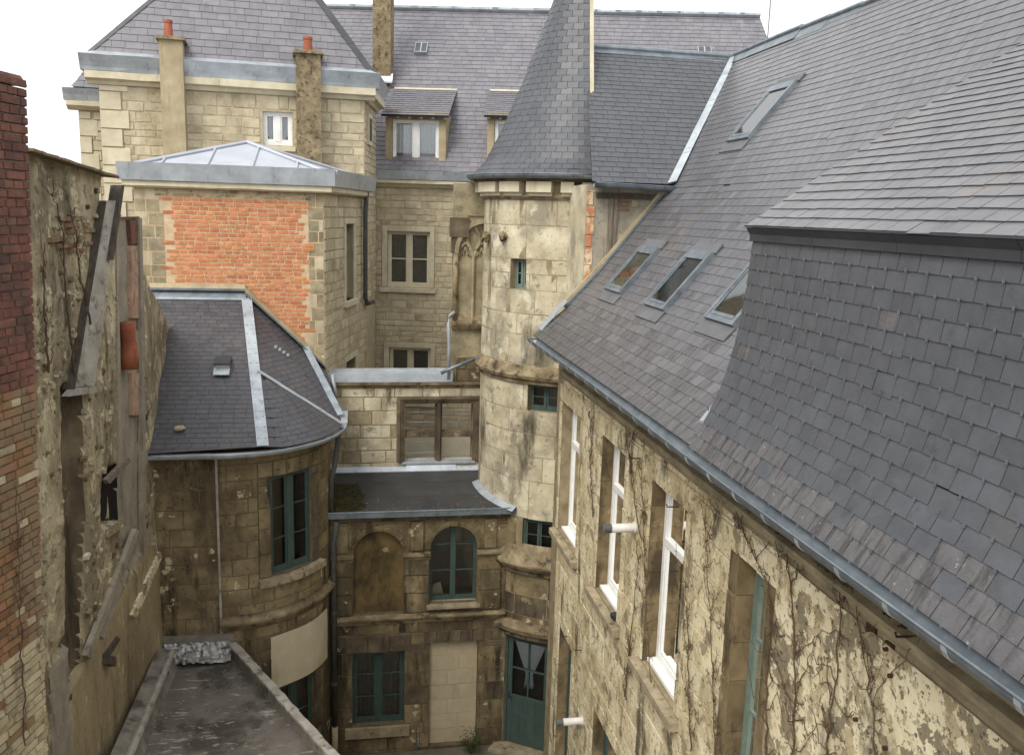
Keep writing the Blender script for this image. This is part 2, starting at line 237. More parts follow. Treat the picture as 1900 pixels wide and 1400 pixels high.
def glass_material(name, tint, opacity, rough=0.04):
    m = bpy.data.materials.new(name); m.use_nodes = True
    N = m.node_tree.nodes; L = m.node_tree.links; N.clear()
    out = N.new('ShaderNodeOutputMaterial'); tr = N.new('ShaderNodeBsdfTransparent'); tr.inputs[0].default_value = tint
    gl = N.new('ShaderNodeBsdfGlossy'); gl.inputs['Roughness'].default_value = rough; gl.inputs[0].default_value = (1, 1, 1, 1)
    fr = N.new('ShaderNodeFresnel'); fr.inputs[0].default_value = 1.75
    geo = N.new('ShaderNodeNewGeometry'); no = N.new('ShaderNodeTexNoise'); no.inputs['Scale'].default_value = 1.6
    bu = N.new('ShaderNodeBump'); bu.inputs['Strength'].default_value = 0.03; bu.inputs['Distance'].default_value = 0.05
    L.new(geo.outputs['Position'], no.inputs['Vector']); L.new(no.outputs[0], bu.inputs['Height']); L.new(bu.outputs[0], gl.inputs['Normal'])
    mi = N.new('ShaderNodeMixShader'); L.new(fr.outputs[0], mi.inputs[0]); L.new(tr.outputs[0], mi.inputs[1]); L.new(gl.outputs[0], mi.inputs[2])
    L.new(mi.outputs[0], out.inputs[0])
    return m
MT['glass'] = glass_material('window_glass', (0.80, 0.83, 0.82, 1), 1)

# ------------------------------------------------------------------ mesh helpers
COL = sc.collection
class MB:
    def __init__(s): s.v = []; s.f = []; s.c = []
    def add(s, verts, faces, var=0.5):
        o = len(s.v)
        s.v += [tuple(float(q) for q in p) for p in verts]; s.c += [var] * len(verts)
        s.f += [tuple(i + o for i in f) for f in faces]
    def hexa(s, p, var=0.5):         # 8 corners: bottom ring 0-3, top ring 4-7
        s.add(p, [(3, 2, 1, 0), (4, 5, 6, 7), (0, 1, 5, 4), (1, 2, 6, 5), (2, 3, 7, 6), (3, 0, 4, 7)], var)
    def box(s, x0, x1, y0, y1, z0, z1, var=0.5):
        s.hexa([(x0, y0, z0), (x1, y0, z0), (x1, y1, z0), (x0, y1, z0), (x0, y0, z1), (x1, y0, z1), (x1, y1, z1), (x0, y1, z1)], var)
    def prism(s, pts, d, var=0.5):   # polygon extruded by vector d
        n = len(pts); pts = [np.array(p, float) for p in pts]; d = np.array(d, float)
        s.add(pts + [p + d for p in pts], [tuple(range(n))[::-1], tuple(range(n, 2 * n))] + [(i, (i + 1) % n, n + (i + 1) % n, n + i) for i in range(n)], var)
    def build(s, name, mat, parent=None, smooth=False):
        if not s.v: return None
        me = bpy.data.meshes.new(name); me.from_pydata(s.v, [], s.f)
        a = me.attributes.new('var', 'FLOAT', 'POINT'); a.data.foreach_set('value', s.c)
        mats = mat if isinstance(mat, list) else [mat]
        for m in mats: me.materials.append(m)
        if smooth: me.polygons.foreach_set('use_smooth', [True] * len(me.polygons))
        me.update()
        return link(me, name, parent)

def link(me, name, parent):
    o = bpy.data.objects.new(name, me); COL.objects.link(o)
    if parent is not None:
        o.parent = parent
        if parent.type == 'EMPTY': o.location = -parent.location
    return o

def thing(name, label, cat, loc, group=None, kind=None):
    o = bpy.data.objects.new(name, None); o.empty_display_size = 0.3
    COL.objects.link(o); o.location = loc; o['label'] = label; o['category'] = cat
    if group: o['group'] = group
    if kind: o['kind'] = kind
    return o
def tag(o, label, cat, group=None, kind=None):
    o['label'] = label; o['category'] = cat
    if group: o['group'] = group
    if kind: o['kind'] = kind
    return o

# countable pieces: the 300 that show largest of a kind on a thing are objects, the rest is one part
REG = {}
def piece(thing_o, part, name, mat, verts, faces, var):
    REG.setdefault((thing_o.name, name), []).append((verts, faces, var, mat, part, thing_o))
def px_size(verts):
    P = [to_px(v) for v in verts]
    if any(p is None for p in P): return 0
    x0 = max(0, min(p[0] for p in P)); x1 = min(1900, max(p[0] for p in P))
    y0 = max(0, min(p[1] for p in P)); y1 = min(1400, max(p[1] for p in P))
    if x1 <= x0 or y1 <= y0: return 0
    return math.sqrt((x1 - x0) * (y1 - y0))
def flush_pieces():
    for (tn, name), L in REG.items():
        S = sorted(L, key=lambda q: -px_size(q[0])); th = L[0][5]
        n = 0; rest = {}
        for q in S:
            if n < 300 and px_size(q[0]) >= 8:
                mb = MB(); mb.add(q[0], q[1], q[2]); mb.build(name, q[3], q[4]); n += 1
            else:
                rest.setdefault(0, []).append(q)
        if rest:
            mats = []; mb = MB(); mi = []
            for q in rest[0]:
                if q[3] not in mats: mats.append(q[3])
                mb.add(q[0], q[1], q[2]); mi += [mats.index(q[3])] * len(q[1])
            o = mb.build(name + '_field', mats, th); o['kind'] = 'stuff'
            o.data.polygons.foreach_set('material_index', mi); o.data.update()

# ------------------------------------------------------------------ surfaces
class Flat:
    curved = False
    def __init__(s, a, b):
        s.a = np.array(a, float); s.b = np.array(b, float); s.len = np.linalg.norm(s.b - s.a); s.t = (s.b - s.a) / s.len
        n = np.array([-s.t[1], s.t[0]])
        if np.dot(n, -(s.a + s.b) / 2) < 0: n = -n
        s.n = n
    def p(s, u, z, off=0.0):
        q = s.a + s.t * u + s.n * off
        return np.array([q[0], q[1], z])
    def uv(s, x, y, off=0.0):
        o = s.a + s.n * off
        h = on_plane(x, y, (o[0], o[1], 0), (s.n[0], s.n[1], 0))
        return float(np.dot(h[:2] - s.a, s.t)), float(h[2])
class Curve:
    curved = True
    def __init__(s, c, R, a0, a1):
        s.c = np.array(c, float); s.R = R; s.a0 = math.radians(a0); s.a1 = math.radians(a1)
        s.sg = 1 if a1 > a0 else -1; s.len = abs(s.a1 - s.a0) * R
    def ang(s, u): return s.a0 + s.sg * u / s.R
    def p(s, u, z, off=0.0):
        a = s.ang(u); r = s.R + off
        return np.array([s.c[0] + r * math.cos(a), s.c[1] + r * math.sin(a), z])
    def uv(s, x, y, off=0.0):
        d = ray(x, y); o = CAM[:2] - s.c; r = s.R + off
        A = d[0] ** 2 + d[1] ** 2; B = 2 * (o[0] * d[0] + o[1] * d[1]); C = o[0] ** 2 + o[1] ** 2 - r * r
        D = max(0, B * B - 4 * A * C); t = (-B - math.sqrt(D)) / (2 * A)
        h = CAM + d * t; a = math.atan2(h[1] - s.c[1], h[0] - s.c[0])
        u = (a - s.a0) * s.sg
        while u < -math.pi: u += 2 * math.pi
        while u > math.pi: u -= 2 * math.pi
        return u * s.R, float(h[2])
    def chord(s, u0, u1, off=0.0):
        return Flat(s.p(u0, 0, off)[:2], s.p(u1, 0, off)[:2])

def sbox(mb, S, u0, u1, z0, z1, o0, o1, var=0.5, dz=0.0):
    """box on a surface; a curved surface is followed in short steps; dz lowers the outer top edge (weathering)"""
    n = max(1, int(math.ceil((u1 - u0) / 0.18))) if S.curved else 1
    for i in range(n):
        a = u0 + (u1 - u0) * i / n; b = u0 + (u1 - u0) * (i + 1) / n
        mb.hexa([S.p(a, z0, o0), S.p(b, z0, o0), S.p(b, z0, o1), S.p(a, z0, o1), S.p(a, z1, o0), S.p(b, z1, o0), S.p(b, z1 - dz, o1), S.p(a, z1 - dz, o1)], var)

def smould(mb, S, u0, u1, z0, prof, var=0.5):
    """moulding: profile [(offset, dz)...] swept along a surface"""
    n = max(1, int(math.ceil((u1 - u0) / 0.15))) if S.curved else max(1, int((u1 - u0) / 0.5))
    k = len(prof); V = []; Fc = []
    for i in range(n + 1):
        u = u0 + (u1 - u0) * i / n
        for o, dz in prof:
            j = (random.uniform(-1, 1) * 0.006) if o > 0.02 else 0
            V.append(S.p(u, z0 + dz + j, o + j))
    for i in range(n):
        for j in range(k):
            a = i * k + j; b = i * k + (j + 1) % k
            Fc.append((a, b, b + k, a + k))
    Fc.append(tuple(range(k))); Fc.append(tuple(n * k + j for j in range(k))[::-1])
    mb.add(V, Fc, var)

def wall(name, S, u0, u1, z0, z1, holes, thick, mat, parent, reveal=0.25):
    """a wall slab with rectangular openings (u0,u1,z0,z1[,depth])"""
    us = {u0, u1}; zs = {z0, z1}
    for h in holes:
        us |= {min(max(h[0], u0), u1), min(max(h[1], u0), u1)}; zs |= {min(max(h[2], z0), z1), min(max(h[3], z0), z1)}
    if S.curved:
        n = int((u1 - u0) / 0.12)
        us |= {u0 + (u1 - u0) * i / n for i in range(n)}
    us = sorted(us); zs = sorted(zs); mb = MB()
    for i in range(len(us) - 1):
        for j in range(len(zs) - 1):
            a, b, c, d = us[i], us[i + 1], zs[j], zs[j + 1]; um, zm = (a + b) / 2, (c + d) / 2
            if any(h[0] < um < h[1] and h[2] < zm < h[3] for h in holes): continue
            mb.add([S.p(a, c), S.p(b, c), S.p(b, d), S.p(a, d)], [(0, 1, 2, 3)])
            mb.add([S.p(a, c, -thick), S.p(b, c, -thick), S.p(b, d, -thick), S.p(a, d, -thick)], [(3, 2, 1, 0)])
    for h in holes:
        a, b, c, d = h[:4]
        cuts = sorted({a, b} | {u for u in us if a < u < b})
        for e in (a, b): mb.add([S.p(e, c), S.p(e, d), S.p(e, d, -thick), S.p(e, c, -thick)], [(0, 1, 2, 3)])
        for k in range(len(cuts) - 1):
            for e in (c, d): mb.add([S.p(cuts[k], e), S.p(cuts[k + 1], e), S.p(cuts[k + 1], e, -thick), S.p(cuts[k], e, -thick)], [(0, 1, 2, 3)])
    for k in range(len(us) - 1):
        for e in (z0, z1): mb.add([S.p(us[k], e), S.p(us[k + 1], e), S.p(us[k + 1], e, -thick), S.p(us[k], e, -thick)], [(0, 1, 2, 3)])
    for e in (u0, u1): mb.add([S.p(e, z0), S.p(e, z1), S.p(e, z1, -thick), S.p(e, z0, -thick)], [(0, 1, 2, 3)])
    return mb.build(name, mat, parent)

def clip_poly(poly, sub):
    """convex clip of polygon sub by convex polygon poly (2D, counter-clockwise)"""
    out = sub
    n = len(poly)
    for i in range(n):
        ax, ay = poly[i]; bx, by = poly[(i + 1) % n]; inp = out; out = []
        if not inp: return []
        side = lambda p: (bx - ax) * (p[1] - ay) - (by - ay) * (p[0] - ax)
        for k in range(len(inp)):
            p, q = inp[k], inp[(k + 1) % len(inp)]; sp, sq = side(p), side(q)
            if sp >= 0: out.append(p)
            if (sp >= 0) != (sq >= 0):
                t = sp / (sp - sq); out.append((p[0] + (q[0] - p[0]) * t, p[1] + (q[1] - p[1]) * t))
    return out
def ccw(poly):
    a = sum(poly[i][0] * poly[(i + 1) % len(poly)][1] - poly[(i + 1) % len(poly)][0] * poly[i][1] for i in range(len(poly)))
    return poly if a > 0 else poly[::-1]

def stone(thing_o, part, name, mat, S, a, b, c, d, depth, cham, jit=0.006, var=None):
    """one dressed block, proud of the wall, with broken edges"""
    if b - a < 0.03 or d - c < 0.02: return
    n = max(1, int(math.ceil((b - a) / 0.2))) if S.curved else 1
    J = lambda: random.uniform(-jit, jit)
    dp = depth + random.uniform(-0.3, 0.3) * depth
    V = []; ring = []
    ja = [J() for _ in range(4)]
    for i in range(n + 1):
        u = a + (b - a) * i / n
        V.append(S.p(u, c + ja[0], -0.012)); V.append(S.p(u, d + ja[1], -0.012))
        ui = a + cham + (b - a - 2 * cham) * i / n
        V.append(S.p(ui, c + cham + ja[2] * 0.5, dp + (J() if i in (0, n) else 0) * 0.5)); V.append(S.p(ui, d - cham + ja[3] * 0.5, dp + J() * 0.5 * (i in (0, n))))
    Fc = []
    for i in range(n):
        o = 4 * i; q = o + 4
        Fc += [(o + 2, q + 2, q + 3, o + 3), (o, q, q + 2, o + 2), (o + 3, q + 3, q + 1, o + 1)]
    Fc += [(1, 0, 2, 3)]; o = 4 * n; Fc += [(o, o + 1, o + 3, o + 2)]
    piece(thing_o, part, name, mat, V, Fc, random.random() if var is None else var)

def courses(thing_o, part, name, mat, S, u0, u1, z0, z1, holes, hr, wr, depth=0.012, cham=0.008, gap=0.006, jit=0.006, mats=None, skip=0.0, match=None):
    """courses of blocks between openings"""
    zs = sorted({z0, z1} | {z for h in holes for z in h[2:4] if z0 < z < z1 and h[1] > u0 and h[0] < u1})
    k = 0
    for i in range(len(zs) - 1):
        span = zs[i + 1] - zs[i]
        n = max(1, int(round(span / random.uniform(*hr))))
        hs_ = [random.uniform(*hr) for _ in range(n)]; tot = sum(hs_); z = zs[i]
        for hh in hs_:
            c = z; d = z + hh / tot * span; z = d; k += 1
            zm = (c + d) / 2
            iv = [(u0, u1)]
            for h in holes:
                if h[2] < zm < h[3]:
                    nv = []
                    for a, b in iv:
                        if h[1] <= a or h[0] >= b: nv.append((a, b)); continue
                        if h[0] > a: nv.append((a, h[0]))
                        if h[1] < b: nv.append((h[1], b))
                    iv = nv
            for a, b in iv:
                u = a - random.uniform(0, wr[1]) * (0.5 if k % 2 else 1)
                while u < b - 0.02:
                    wd = random.uniform(*wr); x0 = max(a, u); x1 = min(b, u + wd); u += wd
                    if b - x1 < 0.06: x1 = b; u = b
                    if x1 - x0 < 0.05 or random.random() < skip: continue
                    m = mat
                    if mats: m = random.choice(mats)
                    if match:
                        m = match((x0 + x1) / 2, zm)
                        if m is None: continue
                    stone(thing_o, part, name, m, S, x0 + gap, x1 - gap, c + gap, d - gap, depth, cham, jit)

def slate_plate(thing_o, part, mat, P, n, th=0.005, lift=0.012, name='slate', var=None):
    """P: polygon points (lower edge first two), n: normal; the lower edge is lifted"""
    P = [np.array(p, float) for p in P]; n = np.array(n, float)
    vs = np.array(P); lo = min(range(len(P)), key=lambda i: vs[i][2]); zmin = vs[:, 2].min(); zmax = vs[:, 2].max()
    k = len(P); L = [lift * (1 - (p[2] - zmin) / max(1e-6, zmax - zmin)) + 0.003 + random.uniform(0, 0.0015) for p in P]
    if random.random() < .012:
        c = sum(P) / k; sl = unit(np.array([0, 0, -1.0]) + n * n[2]) * rnd(.008, .03); tw_ = rnd(-.05, .05); P = [c + (p - c) + np.cross(n, p - c) * tw_ + sl for p in P]
    V = [p + n * (l) for p, l in zip(P, L)] + [p + n * (l + th) for p, l in zip(P, L)]
    Fc = [tuple(range(k, 2 * k))] + [(i, (i + 1) % k, k + (i + 1) % k, k + i) for i in range(k)]
    piece(thing_o, part, name, mat, V, Fc, random.random() if var is None else var)

def slates(thing_o, part, mat, poly3, ex=0.165, wd=0.24, gap=0.006, upv=None, lift=0.012, mats=None, name='slate', wj=0.12):
    """clip courses of slates to a flat convex polygon (3D points)"""
    P = [np.array(p, float) for p in poly3]
    n = np.zeros(3)
    for i in range(1, len(P) - 1): n += np.cross(P[i] - P[0], P[i + 1] - P[0])
    n /= np.linalg.norm(n)
    if n[2] < 0: n = -n
    up = np.array([0, 0, 1.0]); vdir = up - n * np.dot(up, n); vdir /= np.linalg.norm(vdir); udir = np.cross(vdir, n)
    o = P[0]; uv = ccw([(float(np.dot(p - o, udir)), float(np.dot(p - o, vdir))) for p in P])
    u0 = min(a for a, b in uv); u1 = max(a for a, b in uv); v0 = min(b for a, b in uv); v1 = max(b for a, b in uv)
    v = v0; r = 0
    while v < v1 - 0.01:
        u = u0 - wd * (0.5 if r % 2 else 0) - random.uniform(0, 0.06)
        while u < u1:
            ww = wd * (1 + random.uniform(-wj, wj))
            dl = random.uniform(-0.004, 0.004); sk = random.uniform(-0.004, 0.004)
            q = clip_poly(uv, [(u + gap / 2, v + dl + sk), (u + ww - gap / 2, v + dl - sk), (u + ww - gap / 2, v + ex + 0.02), (u + gap / 2, v + ex + 0.02)])
            u += ww
            if len(q) >= 3:
                ar = abs(sum(q[i][0] * q[(i + 1) % len(q)][1] - q[(i + 1) % len(q)][0] * q[i][1] for i in range(len(q)))) / 2
                if ar > 0.0012:
                    slate_plate(thing_o, part, random.choice(mats) if mats else mat, [o + udir * a + vdir * b for a, b in q], n, lift=lift, name=name)
        v += ex; r += 1

def slates_patch(thing_o, part, mat, fn, length, width_at, ex, wd, lift=0.012, name='slate', gap=0.006, t1=1.0):
    """slates on a ruled surface fn(s, t) with s, t in 0..1; width_at(t) in metres"""
    rows = max(1, int(length * t1 / ex)); 
    for r in range(rows):
        ta = t1 * r / rows; tb = min(1, t1 * (r + 1) / rows + 0.02 / length)
        W = width_at(ta); n = max(1, int(round(W / wd))); sh = 0.5 if r % 2 else 0.0
        k = -sh
        while k < n:
            a = max(0, k / n); b = min(1, (k + 1) / n); k += 1
            if b - a < 0.2 / n: continue
            g = gap / max(W, 0.01) / 2
            m = (a + b) / 2
            dt = random.uniform(-0.003, 0.003) / length
            P = [fn(a + g, max(0, ta + dt)), fn(b - g, max(0, ta - dt)), fn(b - g, tb), fn(a + g, tb)]
            P = [np.array(p) for p in P]
            nn = np.cross(P[1] - P[0], P[3] - P[0]); 
            if np.linalg.norm(nn) < 1e-9: nn = np.cross(P[1] - P[0], P[2] - P[0])
            nn /= np.linalg.norm(nn) + 1e-12
            if nn[2] < 0: nn = -nn
            slate_plate(thing_o, part, mat(ta) if callable(mat) else mat, P, nn, lift=lift, name=name)

def tube(mb, path, r, n=8, var=0.5, closed_ends=True):
    path = [np.array(p, float) for p in path]; V = []; Fc = []; k = len(path)
    for i, p in enumerate(path):
        t = path[min(i + 1, k - 1)] - path[max(i - 1, 0)]; t /= np.linalg.norm(t) + 1e-12
        a = np.array([0, 0, 1.0]) if abs(t[2]) < 0.9 else np.array([1.0, 0, 0])
        e1 = np.cross(t, a); e1 /= np.linalg.norm(e1); e2 = np.cross(t, e1)
        rr = r[i] if isinstance(r, (list, tuple)) else r
        for j in range(n):
            q = 2 * math.pi * j / n; V.append(p + e1 * rr * math.cos(q) + e2 * rr * math.sin(q))
    for i in range(k - 1):
        for j in range(n):
            Fc.append((i * n + j, i * n + (j + 1) % n, (i + 1) * n + (j + 1) % n, (i + 1) * n + j))
    if closed_ends: Fc += [tuple(range(n))[::-1], tuple((k - 1) * n + j for j in range(n))]
    mb.add(V, Fc, var)

def gutter(name, path, outn, r, mat, parent, bracket=0.5, bname='gutter_bracket', bmat=None, band=0.014):
    """half-round gutter along a path; outn: list of outward unit vectors (2D)"""
    path = [np.array(p, float) for p in path]; mb = MB(); V = []; Fc = []
    A = [math.radians(180 + 15 * i) for i in range(13)]
    prof = [(r * math.cos(a), r * math.sin(a)) for a in A] + [(0.9 * r * math.cos(a), 0.9 * r * math.sin(a)) for a in A[::-1]]
    k = len(prof)
    for p, o in zip(path, outn):
        for q, z in prof: V.append(np.array([p[0] + o[0] * q, p[1] + o[1] * q, p[2] + z]))
    for i in range(len(path) - 1):
        for j in range(k): Fc.append((i * k + j, i * k + (j + 1) % k, (i + 1) * k + (j + 1) % k, (i + 1) * k + j))
    Fc += [tuple(range(13)), tuple(range((len(path) - 1) * k, (len(path) - 1) * k + 13))]
    mb.add(V, Fc)
    tube(mb, [p + np.array([o[0] * r, o[1] * r, 0.004]) for p, o in zip(path, outn)], 0.010, 6)
    g = mb.build(name, mat, parent, True)
    if bracket:
        acc = 0.0; nxt = bracket * 0.5
        for i in range(len(path) - 1):
            seg = path[i + 1] - path[i]; L = np.linalg.norm(seg)
            while nxt < acc + L:
                f = (nxt - acc) / L; p = path[i] + seg * f; o = np.array(outn[i]) * (1 - f) + np.array(outn[i + 1]) * f; o /= np.linalg.norm(o)
                t = seg / L * band; b = MB(); V = []; R2 = r * 1.07
                for sgn in (-1, 1):
                    for a in [math.radians(180 + 20 * q) for q in range(10)]:
                        V.append(np.array([p[0] + o[0] * R2 * math.cos(a), p[1] + o[1] * R2 * math.cos(a), p[2] + R2 * math.sin(a)]) + t * sgn)
                for sgn in (-1, 1):
                    for a in [math.radians(180 + 20 * q) for q in range(10)]:
                        V.append(np.array([p[0] + o[0] * r * .99 * math.cos(a), p[1] + o[1] * r * .99 * math.cos(a), p[2] + r * .99 * math.sin(a)]) + t * sgn)
                Fc = [(q, q + 1, q + 11, q + 10) for q in range(9)] + [(q, q + 1, q + 21, q + 20) for q in range(9)] + [(10 + q, 11 + q, 31 + q, 30 + q) for q in range(9)]
                b.add(V, Fc); b.build(bname, bmat or mat, g)
                nxt += bracket
            acc += L
    return g

def window(S, u0, u1, z0, z1, depth, mat, parent, cols=2, rows=3, fw=0.055, mull=0.085, bar=0.022, thick=0.06, room=0.14, curtain=None, cmat='curtain', rmat='dark', transom=None, name='window', dark=True):
    """casement: frame, mullion, glazing bars, panes, a dark room behind"""
    mb = MB(); o1 = -depth; o0 = -depth - thick
    sbox(mb, S, u0, u0 + fw, z0, z1, o0, o1); sbox(mb, S, u1 - fw, u1, z0, z1, o0, o1)
    sbox(mb, S, u0 + fw, u1 - fw, z1 - fw, z1, o0, o1 - .003); sbox(mb, S, u0 + fw, u1 - fw, z0, z0 + fw * 1.4, o0, o1 - .003)
    a, b, c, d = u0 + fw, u1 - fw, z0 + fw * 1.4, z1 - fw
    edges = [a]
    for i in range(1, cols):
        m = a + (b - a) * i / cols
        if mull: sbox(mb, S, m - mull / 2, m + mull / 2, c, d, o0 + .004, o1 + 0.006)
        edges += [m - mull / 2, m + mull / 2]
    edges.append(b)
    if transom:
        zt = z0 + (z1 - z0) * transom
        sbox(mb, S, a, b, zt - 0.04, zt + 0.04, o0 + .002, o1 + 0.008)
    win = mb.build(name, mat, parent)
    for i in range(0, len(edges), 2):
        x0, x1 = edges[i], edges[i + 1]
        # sash
        sb = MB(); sw = 0.035
        sbox(sb, S, x0, x0 + sw, c, d, o0 + .012, o1 - .012); sbox(sb, S, x1 - sw, x1, c, d, o0 + .012, o1 - .012)
        sbox(sb, S, x0 + sw, x1 - sw, c, c + sw * 1.3, o0 + .012, o1 - .014); sbox(sb, S, x0 + sw, x1 - sw, d - sw, d, o0 + .012, o1 - .014)
        sb.build('sash', mat, win)
        for k in range(1, rows):
            zz = c + (d - c) * k / rows; bb = MB()
            sbox(bb, S, x0 + sw, x1 - sw, zz - bar / 2, zz + bar / 2, o0 + .018, o1 - .016); bb.build('glazing_bar', mat, win)
        for k in range(rows):
            za = c + (d - c) * k / rows; zb = c + (d - c) * (k + 1) / rows; gb = MB()
            V = [S.p(x0 + 0.01, za, o0 + .03), S.p(x1 - 0.01, za, o0 + .03), S.p(x1 - 0.01, zb, o0 + .03), S.p(x0 + 0.01, zb, o0 + .03)]
            gb.add(V, [(0, 1, 2, 3)]); gb.build('pane', MT['glass'], win)
    if curtain:
        cb = MB(); V = []; Fc = []; nn = 40
        for i in range(nn + 1):
            u = a + (b - a) * i / nn; f = o0 - 0.03 + 0.012 * math.sin(i * 1.9)
            ff = curtain(i / nn)
            V += [S.p(u, d, f), S.p(u, d - (d - c) * ff, f)]
        for i in range(nn): Fc.append((2 * i, 2 * i + 2, 2 * i + 3, 2 * i + 1))
        cb.add(V, Fc); cb.build('curtain', MT[cmat], win)
    if dark:
        rb = MB(); ro = o0 - room
        q = [S.p(u0, z0, ro), S.p(u1, z0, ro), S.p(u1, z1, ro), S.p(u0, z1, ro), S.p(u0, z0, o0), S.p(u1, z0, o0), S.p(u1, z1, o0), S.p(u0, z1, o0)]
        rb.add(q, [(0, 1, 2, 3), (0, 4, 5, 1), (1, 5, 6, 2), (2, 6, 7, 3), (3, 7, 4, 0)]); rb.build('dark_room', MT[rmat], win)
    return win

def part(name, mat, parent, fn, smooth=False):
    mb = MB(); fn(mb); return mb.build(name, mat, parent, smooth)
def rnd(a, b): return random.uniform(a, b)

def unit(v): v = np.array(v, float); return v / np.linalg.norm(v)
def strip(mb, p, q, side, w0, w1, up, th=0.012, var=0.5):
    """flat band along p-q between offsets w0 and w1 along side, th thick along up"""
    p = np.array(p, float); q = np.array(q, float); s = unit(side); u = unit(up) * th
    a, b, c, d = p + s * w0, q + s * w0, q + s * w1, p + s * w1
    mb.hexa([a, b, c, d, a + u, b + u, c + u, d + u], var)
def bands(name, mat, parent, p, q, side, w0, w1, up, n, th=0.012, nails=None):
    """a band laid in n overlapping lengths, each a part"""
    p = np.array(p, float); q = np.array(q, float)
    for i in range(n):
        mb = MB(); a = p + (q - p) * (i / n); b = p + (q - p) * (min(1, (i + 1) / n + 0.01))
        l = unit(up) * 0.004 * (i % 2)
        strip(mb, a + l, b + l, side, w0, w1, up, th, rnd(0, 1)); o = mb.build(name, mat, parent)
        if nails:
            nb = MB()
            for f in (0.2, 0.5, 0.8):
                for sd_ in (w0 * .8 + w1 * .2, w0 * .2 + w1 * .8):
                    c = a + (b - a) * f + unit(side) * sd_ + unit(up) * th
                    nb.box(c[0] - .008, c[0] + .008, c[1] - .008, c[1] + .008, c[2] - .004, c[2] + .008)
            nb.build('nail', nails, o)

# ================================================================== ground
part('courtyard_ground', MT['paving'], None, lambda m: m.add([(-150, -60, 0), (150, -60, 0), (150, 250, 0), (-150, 250, 0)], [(0, 1, 2, 3)]))['kind'] = 'structure'

# ================================================================== right house
RH = thing('courtyard_house', 'long house on the right with vine-streaked limestone wall and steep grey slate roof', 'house', (3.2, 7, 0))
WR = Flat((3.2, 0.8), (3.2, 13.15))
def hole_r(far, near, z0, z1):
    a = WR.uv(*far)[0]; b = WR.uv(*near)[0]
    return (min(a, b), max(a, b), z0, z1)
ZS, ZH = 5.27, 7.40
RW = [hole_r((1044, 760), (1079, 780), ZS, 7.36), hole_r((1119, 800), (1163, 835), ZS, 7.40), hole_r((1211, 890), (1277, 945), ZS, 7.40), hole_r((1371, 1027), (1429, 1075), 4.6, 7.42)]
zg = WR.uv(1037, 1155)[1]; zg2 = WR.uv(1102, 1310)[1]
RG = [hole_r((1039, 1160), (1063, 1195), 0.9, zg), hole_r((1102, 1310), (1150, 1375), 0.9, zg2)]
holes = RW + RG
wr = wall('wall', WR, 0, WR.len, 0, 8.2, holes, 0.55, MT['joint'], RH)
uP = RW[3][0] - 0.16           # plaster starts on the near side of the green window
sur = [(h[0] - 0.14, h[1] + 0.14, h[2] - 0.16, h[3] + 0.26) for h in RW] + [(h[0] - 0.1, h[1] + 0.1, h[2], h[3] + 0.2) for h in RG]
courses(RH, wr, 'stone_block', MT['plaster_right'], WR, RW[3][1] + 0.14, WR.len, 0, 7.72, sur, (0.26, 0.36), (0.4, 0.85), 0.010, 0.007, 0.003, 0.004)
# dressed stones round each opening
for h in RW + RG:
    k = 0; z = h[2]
    while z < h[3] - 0.05:
        z2 = min(h[3], z + rnd(0.3, 0.5))
        stone(RH, wr, 'jamb_stone', MT['plaster_right'] if h is not RW[3] else MT['jamb'], WR, h[0] - 0.14, h[0] - 0.002, z + .004, z2 - .004, 0.016, 0.006, 0.003)
        stone(RH, wr, 'jamb_stone', MT['plaster_right'] if h is not RW[3] else MT['jamb'], WR, h[1] + 0.002, h[1] + 0.14, z + .004, z2 - .004, 0.016, 0.006, 0.003)
        # inner face of the far jamb, shade put into its darker stone colour
        mb = MB(); a = h[1] - 0.012; mb.hexa([WR.p(a, z + .003, -0.30), WR.p(a, z + .003, 0), WR.p(h[1], z + .003, 0), WR.p(h[1], z + .003, -0.30), WR.p(a, z2 - .003, -0.30), WR.p(a, z2 - .003, 0), WR.p(h[1], z2 - .003, 0), WR.p(h[1], z2 - .003, -0.30)], rnd(0, 1)); mb.build('jamb_stone', MT['jamb'], wr)
        z = z2
    n = 5; L = h[1] - h[0] + 0.28           # flat arch of voussoirs
    for i in range(n):
        stone(RH, wr, 'lintel_stone', MT['plaster_right'], WR, h[0] - 0.14 + L * i / n + .003, h[0] - 0.14 + L * (i + 1) / n - .003, h[3] + 0.003, h[3] + (0.26 if h in RW else 0.2), 0.018, 0.008, 0.004)
for h in RW[:3]:
    part('window_sill', MT['sill'], wr, lambda m: sbox(m, WR, h[0] - 0.16, h[1] + 0.16, h[2] - 0.13, h[2] + 0.012, -0.28, 0.11, dz=0.05))
# plaster coat near the camera, laid over the stones, with an uneven surface
mb = MB(); V = []; Fc = []
nu, nz = 60, 60; uA, uB = 0.0, RW[3][0] - 0.145
for i in range(nu + 1):
    for j in range(nz + 1):
        u = uA + (uB - uA) * i / nu; z = 7.70 * j / nz
        d = 0.022 + 0.006 * math.sin(u * 5 + z * 3) * math.sin(z * 4.1 - u) + rnd(-.002, .002)
        V.append(WR.p(u, z, d))
for i in range(nu):
    for j in range(nz): Fc.append((i * (nz + 1) + j, (i + 1) * (nz + 1) + j, (i + 1) * (nz + 1) + j + 1, i * (nz + 1) + j + 1))
mb.add(V, Fc); mb.build('plaster_coat', MT['plaster_peel'], wr, True)
part('plaster_coat', MT['plaster_peel'], wr, lambda m: sbox(m, WR, RW[3][0] - 0.14, RW[3][1] + 0.14, 7.69, 7.72, 0, 0.022))
